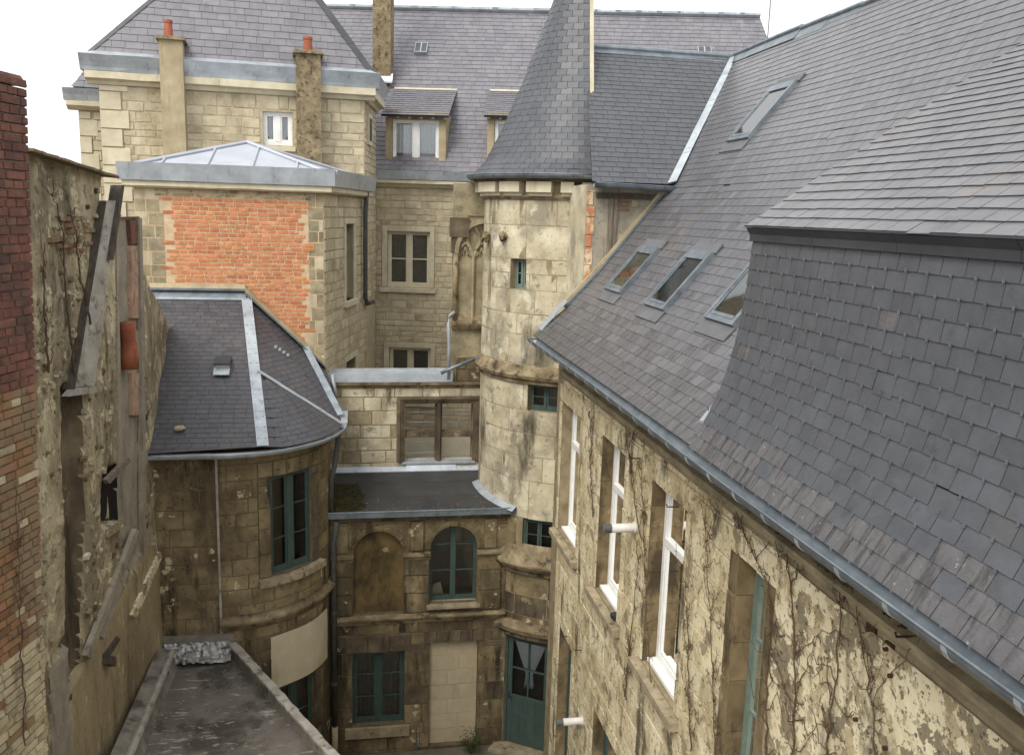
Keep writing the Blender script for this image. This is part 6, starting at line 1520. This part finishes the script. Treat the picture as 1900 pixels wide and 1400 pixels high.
# ================================================================== ruined party wall on the left
from mathutils import noise
RWl = thing('party_wall', 'tall ruined rubble wall on the left with plaster scars and old chimney flues', 'wall', (-3.2, 12, 0))
WA_ = Flat((-3.40, 8.2), (-3.10, 14.02)); WB_ = Flat((-3.10, 14.02), (-3.22, 16.3))
def inpoly(x, y, P):
    c = False; j = len(P) - 1
    for i in range(len(P)):
        if (P[i][1] > y) != (P[j][1] > y) and x < (P[j][0] - P[i][0]) * (y - P[i][1]) / (P[j][1] - P[i][1]) + P[i][0]: c = not c
        j = i
    return c
OUT = [(-120, 230), (52, 282), (190, 322), (184, 372), (205, 372), (222, 402), (259, 404), (266, 500), (292, 560), (321, 613), (315, 640), (340, 900), (340, 1500), (-120, 1500)]
FEAT = [  # polygon in the picture, depth, material index
    ([(118, 715), (152, 715), (158, 960), (150, 1330), (112, 1330), (122, 960)], -.10, 3),
    ([(216, 402), (258, 404), (262, 500), (262, 700), (268, 1000), (255, 1080), (228, 1010), (220, 800)], -.07, 2),
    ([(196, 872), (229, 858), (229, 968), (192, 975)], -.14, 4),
    ([(275, 1010), (300, 1030), (305, 1250), (200, 1500), (130, 1500), (132, 1265)], .03, 1),
    ([(88, 1250), (130, 1190), (132, 1420), (92, 1420)], .02, 2),
    ([(100, 1000), (120, 990), (124, 1180), (95, 1200)], .03, 0),
]
def grid_wall(m, S, u0, u1, z0, z1, step, mi):
    nu, nz = int((u1 - u0) / step), int((z1 - z0) / step); idx = {}; V = []; Fc = []
    P = {}
    for i in range(nu + 1):
        for j in range(nz + 1):
            u = u0 + (u1 - u0) * i / nu; z = z0 + (z1 - z0) * j / nz; p = S.p(u, z); q = to_px(p)
            d = .035 * noise.noise(Vector((p[1] * 1.3, z * 1.1, 1.7))) + .012 * noise.noise(Vector((p[1] * 4, z * 2.5, 5.1))) 
            P[i, j] = [u, z, d, q, 0]
            jx = 4 * noise.noise(Vector((z * 1.6, u * 1.6, 0)))
            for poly, dep, mat_i in FEAT:
                k = sum(inpoly(q[0] + jx + a, q[1] + b, poly) for a, b in ((0, 0), (3, 0), (-3, 0), (6, 0), (-6, 0), (0, 6), (0, -6))) / 7
                if k > 0:
                    k = k * k * (3 - 2 * k); base_ = dep + (d * .35 if mat_i in (1, 2) else d)
                    P[i, j][2] = P[i, j][2] * (1 - k) + base_ * k
                    if k > .5: P[i, j][4] = mat_i
    for i in range(nu):
        for j in range(nz):
            c = [P[i, j], P[i + 1, j], P[i + 1, j + 1], P[i, j + 1]]
            qx = sum(k[3][0] for k in c) / 4; qy = sum(k[3][1] for k in c) / 4
            if not inpoly(qx, qy, OUT): continue
            f = []
            for key in ((i, j), (i + 1, j), (i + 1, j + 1), (i, j + 1)):
                if key not in idx:
                    idx[key] = len(V); u, z, d = P[key][:3]; V.append(S.p(u, z, d))
                f.append(idx[key])
            Fc.append(tuple(f)); mi.append(c[0][4])
    m.add(V, Fc)
def build_grid(name, S, u0, u1, z0, z1, step):
    mi = []; m = MB(); grid_wall(m, S, u0, u1, z0, z1, step, mi)
    o = m.build(name, [MT['rubble'], MT['plaster_low'], MT['cement_grey'], MT['stone_dark'], MT['void'], MT['brick_mixed']], RWl, True)
    o.data.polygons.foreach_set('material_index', mi); o.data.update(); return o
ga = build_grid('wall_face', WA_, 0.2, WA_.len, 2.8, 11.4, .042)
gb = build_grid('wall_end', WB_, 0, WB_.len - .1, 5.8, 10.3, .042)
# thickness behind the face
part('wall_core', MT['rubble'], RWl, lambda m: (m.prism([WA_.p(u, z, -.16) for u, z in ((.2, 0), (WA_.len, 0), (WA_.len, 9.0), (4.6, 9.7), (4.2, 10.4), (.2, 10.6))], (-.4, 0, 0)), m.prism([WB_.p(u, z, -.16) for u, z in ((0, 0), (2.1, 0), (2.1, 7.9), (1.6, 8.2), (0, 9.0))], (-.4, 0, 0))))
def wp(x, y, off): u, z = WA_.uv(x, y, off); return WA_.p(u, z, off)
def bar4(m, a, b, c, d, o0, o1):     # quad in the picture laid between two depths on the wall
    P0 = [WA_.uv(*q) for q in (a, b, c, d)]
    m.hexa([WA_.p(u, z, o0) for u, z in P0] + [WA_.p(u, z, o1) for u, z in P0], rnd(0, 1))
# sloping coping of old tiles
c0, c1 = WA_.uv(30, 268), WA_.uv(196, 321)
k = 14
for i in range(k):
    f = i / k; g = (i + 1.25) / k; u = c0[0] + (c1[0] - c0[0]) * f; z = c0[1] + (c1[1] - c0[1]) * f; u2 = c0[0] + (c1[0] - c0[0]) * g; z2 = c0[1] + (c1[1] - c0[1]) * g
    V = [WA_.p(u, z - .02, -.5), WA_.p(u, z - .06, .16 + rnd(-.02, .02)), WA_.p(u2, z2 - .06, .16 + rnd(-.02, .02)), WA_.p(u2, z2 - .02, -.5)]
    part('coping_tile', MT['tile_old'], RWl, lambda m: m.add(V + [q + np.array([0, 0, .03]) for q in V], [(4, 5, 6, 7), (0, 1, 5, 4), (1, 2, 6, 5), (2, 3, 7, 6), (3, 2, 1, 0)], rnd(0, 1)))
def bar_off(m, pts):
    P = [(WA_.uv(x, y), o) for x, y, o in pts]
    m.hexa([WA_.p(u, z, -.05) for (u, z), o in P] + [WA_.p(u, z, o) for (u, z), o in P], rnd(0, 1))
part('zinc_trough', MT['parapet_cap'], RWl, lambda m: bar_off(m, [(136, 718, .02), (160, 714, .10), (201, 372, .10), (191, 372, .02)]))
part('trough_shadow_side', MT['wood_dark'], RWl, lambda m: bar_off(m, [(124, 722, .09), (136, 718, .02), (191, 372, .02), (184, 374, .09)]))  # dark colour painted in for the trough's shadow side
WAe = lambda x, y: ((x - 128) / 46) ** 2 + ((y - 432) / 42) ** 2
def rbr(u, z):
    q = to_px(WA_.p(u, z)); e = WAe(*q)
    return None if random.random() < e * .75 + .15 else MT['brick_mixed']
ca, cb_ = WA_.uv(70, 480), WA_.uv(180, 388)
courses(RWl, ga, 'brick', None, WA_, ca[0], cb_[0], ca[1], cb_[1], [], (.066, .074), (.11, .22), .028, .01, .006, .006, match=rbr)
part('trough_edge', MT['wood_dark'], RWl, lambda m: bar4(m, (184, 482), (190, 482), (211, 343), (205, 343), .0, .14))
part('trough_lip', MT['parapet_cap'], RWl, lambda m: bar4(m, (113, 735), (165, 728), (163, 716), (126, 720), 0, .10))
part('flue_edge', MT['cement_grey'], RWl, lambda m: (bar4(m, (219, 860), (224, 860), (218, 402), (214, 402), -.05, .012), bar4(m, (264, 1090), (271, 1090), (267, 640), (262, 640), -.05, .015), bar4(m, (262, 640), (268, 640), (262, 404), (257, 404), -.05, .012)))
part('flue_lining', MT['brick_brown'], RWl, lambda m: bar4(m, (246, 452), (258, 452), (257, 408), (243, 408), -.08, -.015))
part('flue_lining', MT['pink_plaster'], RWl, lambda m: (bar4(m, (248, 590), (260, 590), (258, 456), (246, 456), -.08, -.02), bar4(m, (249, 770), (261, 770), (261, 692), (247, 692), -.08, -.02)))
fx = [wp(236, 598, .02), wp(237, 612, .02), wp(238, 630, .02), wp(239, 633, .02), wp(240, 660, .02), wp(241, 684, .02)]
part('clay_flue', MT['terracotta'], RWl, lambda m: tube(m, fx, [.11, .10, .095, .105, .125, .12], 14), True)
part('timber_brace', MT['wood'], RWl, lambda m: bar4(m, (186, 890), (192, 897), (233, 855), (228, 848), .02, .08))
part('timber_stub', MT['wood_dark'], RWl, lambda m: (bar4(m, (186, 1232), (198, 1236), (198, 1218), (187, 1216), -.05, .12), bar4(m, (186, 1215), (192, 1222), (215, 1186), (210, 1180), 0, .06)))
part('window_ledge', MT['plaster_peel'], RWl, lambda m: bar4(m, (196, 996), (226, 974), (227, 964), (196, 978), -.3, .05))
part('mortar_scar', MT['cement_grey'], RWl, lambda m: (bar4(m, (150, 1215), (158, 1222), (250, 985), (244, 980), 0, .07), bar4(m, (180, 1180), (186, 1184), (232, 1060), (228, 1056), 0, .05)))
part('mortar_scar', MT['plaster_peel'], RWl, lambda m: bar4(m, (235, 1140), (243, 1146), (293, 1030), (288, 1022), 0, .08))
mbk = MB()                                      # stones standing out of the rubble
for _ in range(260):
    x, y = rnd(66, 285), rnd(330, 1180)
    if not inpoly(x, y, OUT) or any(inpoly(x, y, q[0]) for q in FEAT) or inpoly(x, y, [(115, 740), (170, 720), (212, 343), (185, 360)]): continue
    u, z = WA_.uv(x, y)
    if u > WA_.len or u < .2: continue
    s = rnd(.03, .085); n = 7; V = [WA_.p(u, z, .026)]; 
    ring_ = [(rnd(.7, 1.2) * s, 2 * math.pi * i / n) for i in range(n)]
    V += [WA_.p(u + r * .75 * math.cos(a), z + r * .6 * math.sin(a), .022 + rnd(-.008, .008)) for r, a in ring_] + [WA_.p(u + r * math.cos(a), z + r * .75 * math.sin(a), -.03) for r, a in ring_]
    Fc = [(0, i + 1, (i + 1) % n + 1) for i in range(n)] + [(i + 1, n + i + 1, n + (i + 1) % n + 1, (i + 1) % n + 1) for i in range(n)]
    piece(RWl, ga, 'rubble_stone', random.choice([MT['rubble'], MT['stone_turret'], MT['stone_court']]), V, Fc, rnd(0, 1))

# ================================================================== near brick wall
BWl = thing('brick_wall', 'near brick wall at the left edge, red-brown above and yellow below', 'wall', (-2.6, 6.5, 0))
WK = Flat((-3.25, 3.8), (-2.20, 8.0))
def wk_end(z): return WK.uv(49, 150)[0] + (WK.uv(88, 1400)[0] - WK.uv(49, 150)[0]) * (11.06 - z) / 5.26
def kcore(m):
    zz = [0, 2, 4, 6, 8, 10, 11.0]; pts = [WK.p(0, 0, -.012)] + [WK.p(wk_end(z) - .01, z, -.012) for z in zz] + [WK.p(0, 11.0, -.012)]
    m.prism(pts, (-.36, .09, 0))
kw = part('wall_core', MT['mortar_brown'], BWl, kcore)
random.seed(21)
zb_brown, zb_mix = WK.uv(60, 706)[1], WK.uv(60, 1190)[1]
z = 4.6; r = 0
while z < 11.02:
    hgt = .066 + rnd(-.002, .002); e = wk_end(z); u = 1.2 + (.06 if r % 2 else 0)
    hdr = (r % 2 == 0)
    while u < e - .02:
        L = (.115 if (hdr ^ (random.random() < .12)) else .225)
        b = min(e + rnd(-.006, .004), u + L)
        if e - b < .04: b = e
        zz = z + .08 * noise.noise(Vector((u * .4, z * .7, 3)))
        m = MT['brick_brown'] if zz > zb_brown else (random.choice([MT['brick_mixed']] * 7 + [MT['brick_yellow']]) if zz > zb_mix else random.choice([MT['brick_yellow']] * 8 + [MT['brick_mixed']]))
        j = .003 if zz > zb_mix else .008
        stone(BWl, kw, 'brick', m, WK, u + .005, b - .005, z + .005, z + hgt - .004, .006 + (rnd(0, .012) if zz < zb_mix else rnd(0, .003)), .004, j)
        u = b if b < e else e
    z += hgt; r += 1
part('capping_course', MT['brick_brown'], BWl, lambda m: m.hexa([WK.p(0, 11.02, -.36), WK.p(wk_end(11) + .0, 11.02, -.36), WK.p(wk_end(11), 11.02, .01), WK.p(0, 11.02, .01), WK.p(0, 11.09, -.33), WK.p(wk_end(11) - .03, 11.09, -.33), WK.p(wk_end(11) - .03, 11.09, -.02), WK.p(0, 11.09, -.02)]))

# ================================================================== bare climbing vines
def vine(S, pts, seed, label, n_side=26, r0=.007, spread=.28, off=.03):
    random.seed(seed); m = MB()
    P = [S.uv(*q) for q in pts]
    def run(path, r, lvl):
        fine = []
        for (a, b) in zip(path, path[1:]):
            k = max(2, int(math.dist(a, b) / .07))
            for i in range(k):
                f = i / k; fine.append((a[0] + (b[0] - a[0]) * f + rnd(-.018, .018), a[1] + (b[1] - a[1]) * f + rnd(-.01, .01)))
        fine.append(path[-1])
        tube(m, [S.p(u, z, off + rnd(0, .02)) for u, z in fine], [r * (1 - .75 * i / len(fine)) + .0012 for i in range(len(fine))], 4, closed_ends=False)
        return fine
    main = run(P, r0, 0)
    for _ in range(int(n_side * .55)):
        a = random.choice(main[:-2]); L = rnd(.12, spread * 2); d = random.choice((-1, 1)) * rnd(.2, 1.0); p = [a]
        for k in range(4): p.append((p[-1][0] + d * L / 4 * rnd(.4, 1.2), p[-1][1] + L / 4 * rnd(-.5, 1.3)))
        fl = run(p, r0 * .45, 1)
        for _ in range(3):
            b = random.choice(fl); e = (b[0] + rnd(-.07, .07), b[1] + rnd(-.05, .08)); run([b, e], r0 * .28, 2)
    return tag(m.build('climbing_vine', MT['vine']), label, 'vine', 'bare vines on the right house wall')
vine(WR, [(1195, 1000), (1180, 900), (1170, 830), (1190, 790)], 1, 'bare vine stem beside the second white window of the right house', 30)
vine(WR, [(1290, 1395), (1285, 1250), (1282, 1120), (1275, 1040)], 2, 'bare twiggy vine along the edge of the third white window', 34, spread=.3)
vine(WR, [(1430, 1400), (1432, 1250), (1440, 1150), (1432, 1080), (1400, 1010), (1370, 960)], 3, 'bare vine climbing beside the tall green-framed window', 46, spread=.4)
vine(WR, [(1480, 1400), (1485, 1250), (1480, 1120), (1470, 1030), (1420, 950)], 4, 'bare vine stem across the flaking plaster, left of the plates', 50, spread=.45)
vine(WR, [(1545, 1400), (1560, 1250), (1570, 1120), (1565, 1050)], 5, 'thin bare vine stem nearest to the rusty iron plates', 22, spread=.3)
vine(WR, [(1105, 960), (1100, 860), (1105, 790), (1085, 730)], 6, 'bare vine stem between the first and second white windows', 26)
vine(WR, [(1165, 1290), (1180, 1150), (1190, 1050), (1186, 1000)], 7, 'dense brown vine below the flue pipe between two white windows', 40, spread=.2)
for k, (pts, lb_) in enumerate((([(1215, 1280), (1205, 1130), (1200, 980), (1196, 860), (1205, 800)], 'thin vine strands just left of the third white window'), ([(1335, 1400), (1330, 1240), (1322, 1100), (1318, 1000), (1345, 920)], 'thin vine strands between the third white and the green-framed window'), ([(1640, 1400), (1625, 1280), (1600, 1150), (1560, 1070), (1500, 1010)], 'thin vine strands trailing down from the cornice among the rusty plates'))):
    vine(WR, pts, 60 + k, lb_, 60, r0=.0045, spread=.28)
for i, (pts, lb_) in enumerate((([(130, 700), (112, 560), (108, 440), (95, 380), (60, 330)], 'dry vine on the ruined wall left of the sloping grey trough'), ([(160, 600), (140, 520), (130, 430), (110, 350)], 'thin dry vine on the ruined wall under the tiled coping'), ([(80, 690), (70, 560), (72, 450)], 'dry vine on the ruined wall close to the near brick wall'))):
    vine(WA_, pts, 30 + i, lb_, 18, r0=.012, off=.05)['group'] = 'dry vines on the ruined party wall'
vine(WK, [(40, 1380), (35, 1250), (30, 1100), (22, 900)], 41, 'thin dry vine creeping up the near yellow brick wall', 12, r0=.005, spread=.15, off=.02)['group'] = 'dry vines on the near brick wall'
# shrub at the foot of the gallery
random.seed(9)
SH = thing('courtyard_shrub', 'small dark green shrub at the foot of the gallery beside the door', 'shrub', (2.2, 15.2, 0))
sp0 = onZ(878, 1395, .25)
m1, m2 = MB(), MB()
for k in range(16):
    a = rnd(0, 6.28); h_ = rnd(.25, .55); e = np.array([sp0[0] + .16 * math.cos(a), 15.22 + .12 * math.sin(a), h_]); b = np.array([sp0[0], 15.25, 0.0])
    tube(m1, [b, (b + e) / 2 + np.array([0, 0, .05]), e], [.008, .006, .003], 4)
    for q in range(26):
        c = b + (e - b) * rnd(.3, 1.1) + np.array([rnd(-.07, .07), rnd(-.06, .06), rnd(-.04, .06)]); d1 = unit([rnd(-1, 1), rnd(-1, 1), rnd(-.3, 1)]) * rnd(.02, .045); d2 = unit(np.cross(d1, [rnd(-1, 1), rnd(-1, 1), 1])) * .012
        m2.add([c, c + d1 * .5 + d2, c + d1, c + d1 * .5 - d2], [(0, 1, 2, 3)], rnd(0, 1))
m1.build('stems', MT['vine'], SH); m2.build('leaves', MT['leaf'], SH)
# ashtray on the second white window's sill
ut, zt_ = WR.uv(1140, 1131, .02)
def tray(m):
    c = WR.p(ut, ZS + .012, 0.0); tube(m, [c, c + np.array([0, 0, .012]), c + np.array([0, 0, .05])], [.06, .065, .07], 14)
tag(part('ashtray', MT['dark_plastic'], None, tray), 'small dark round dish on the stone sill of the second white window', 'dish')

flush_pieces()
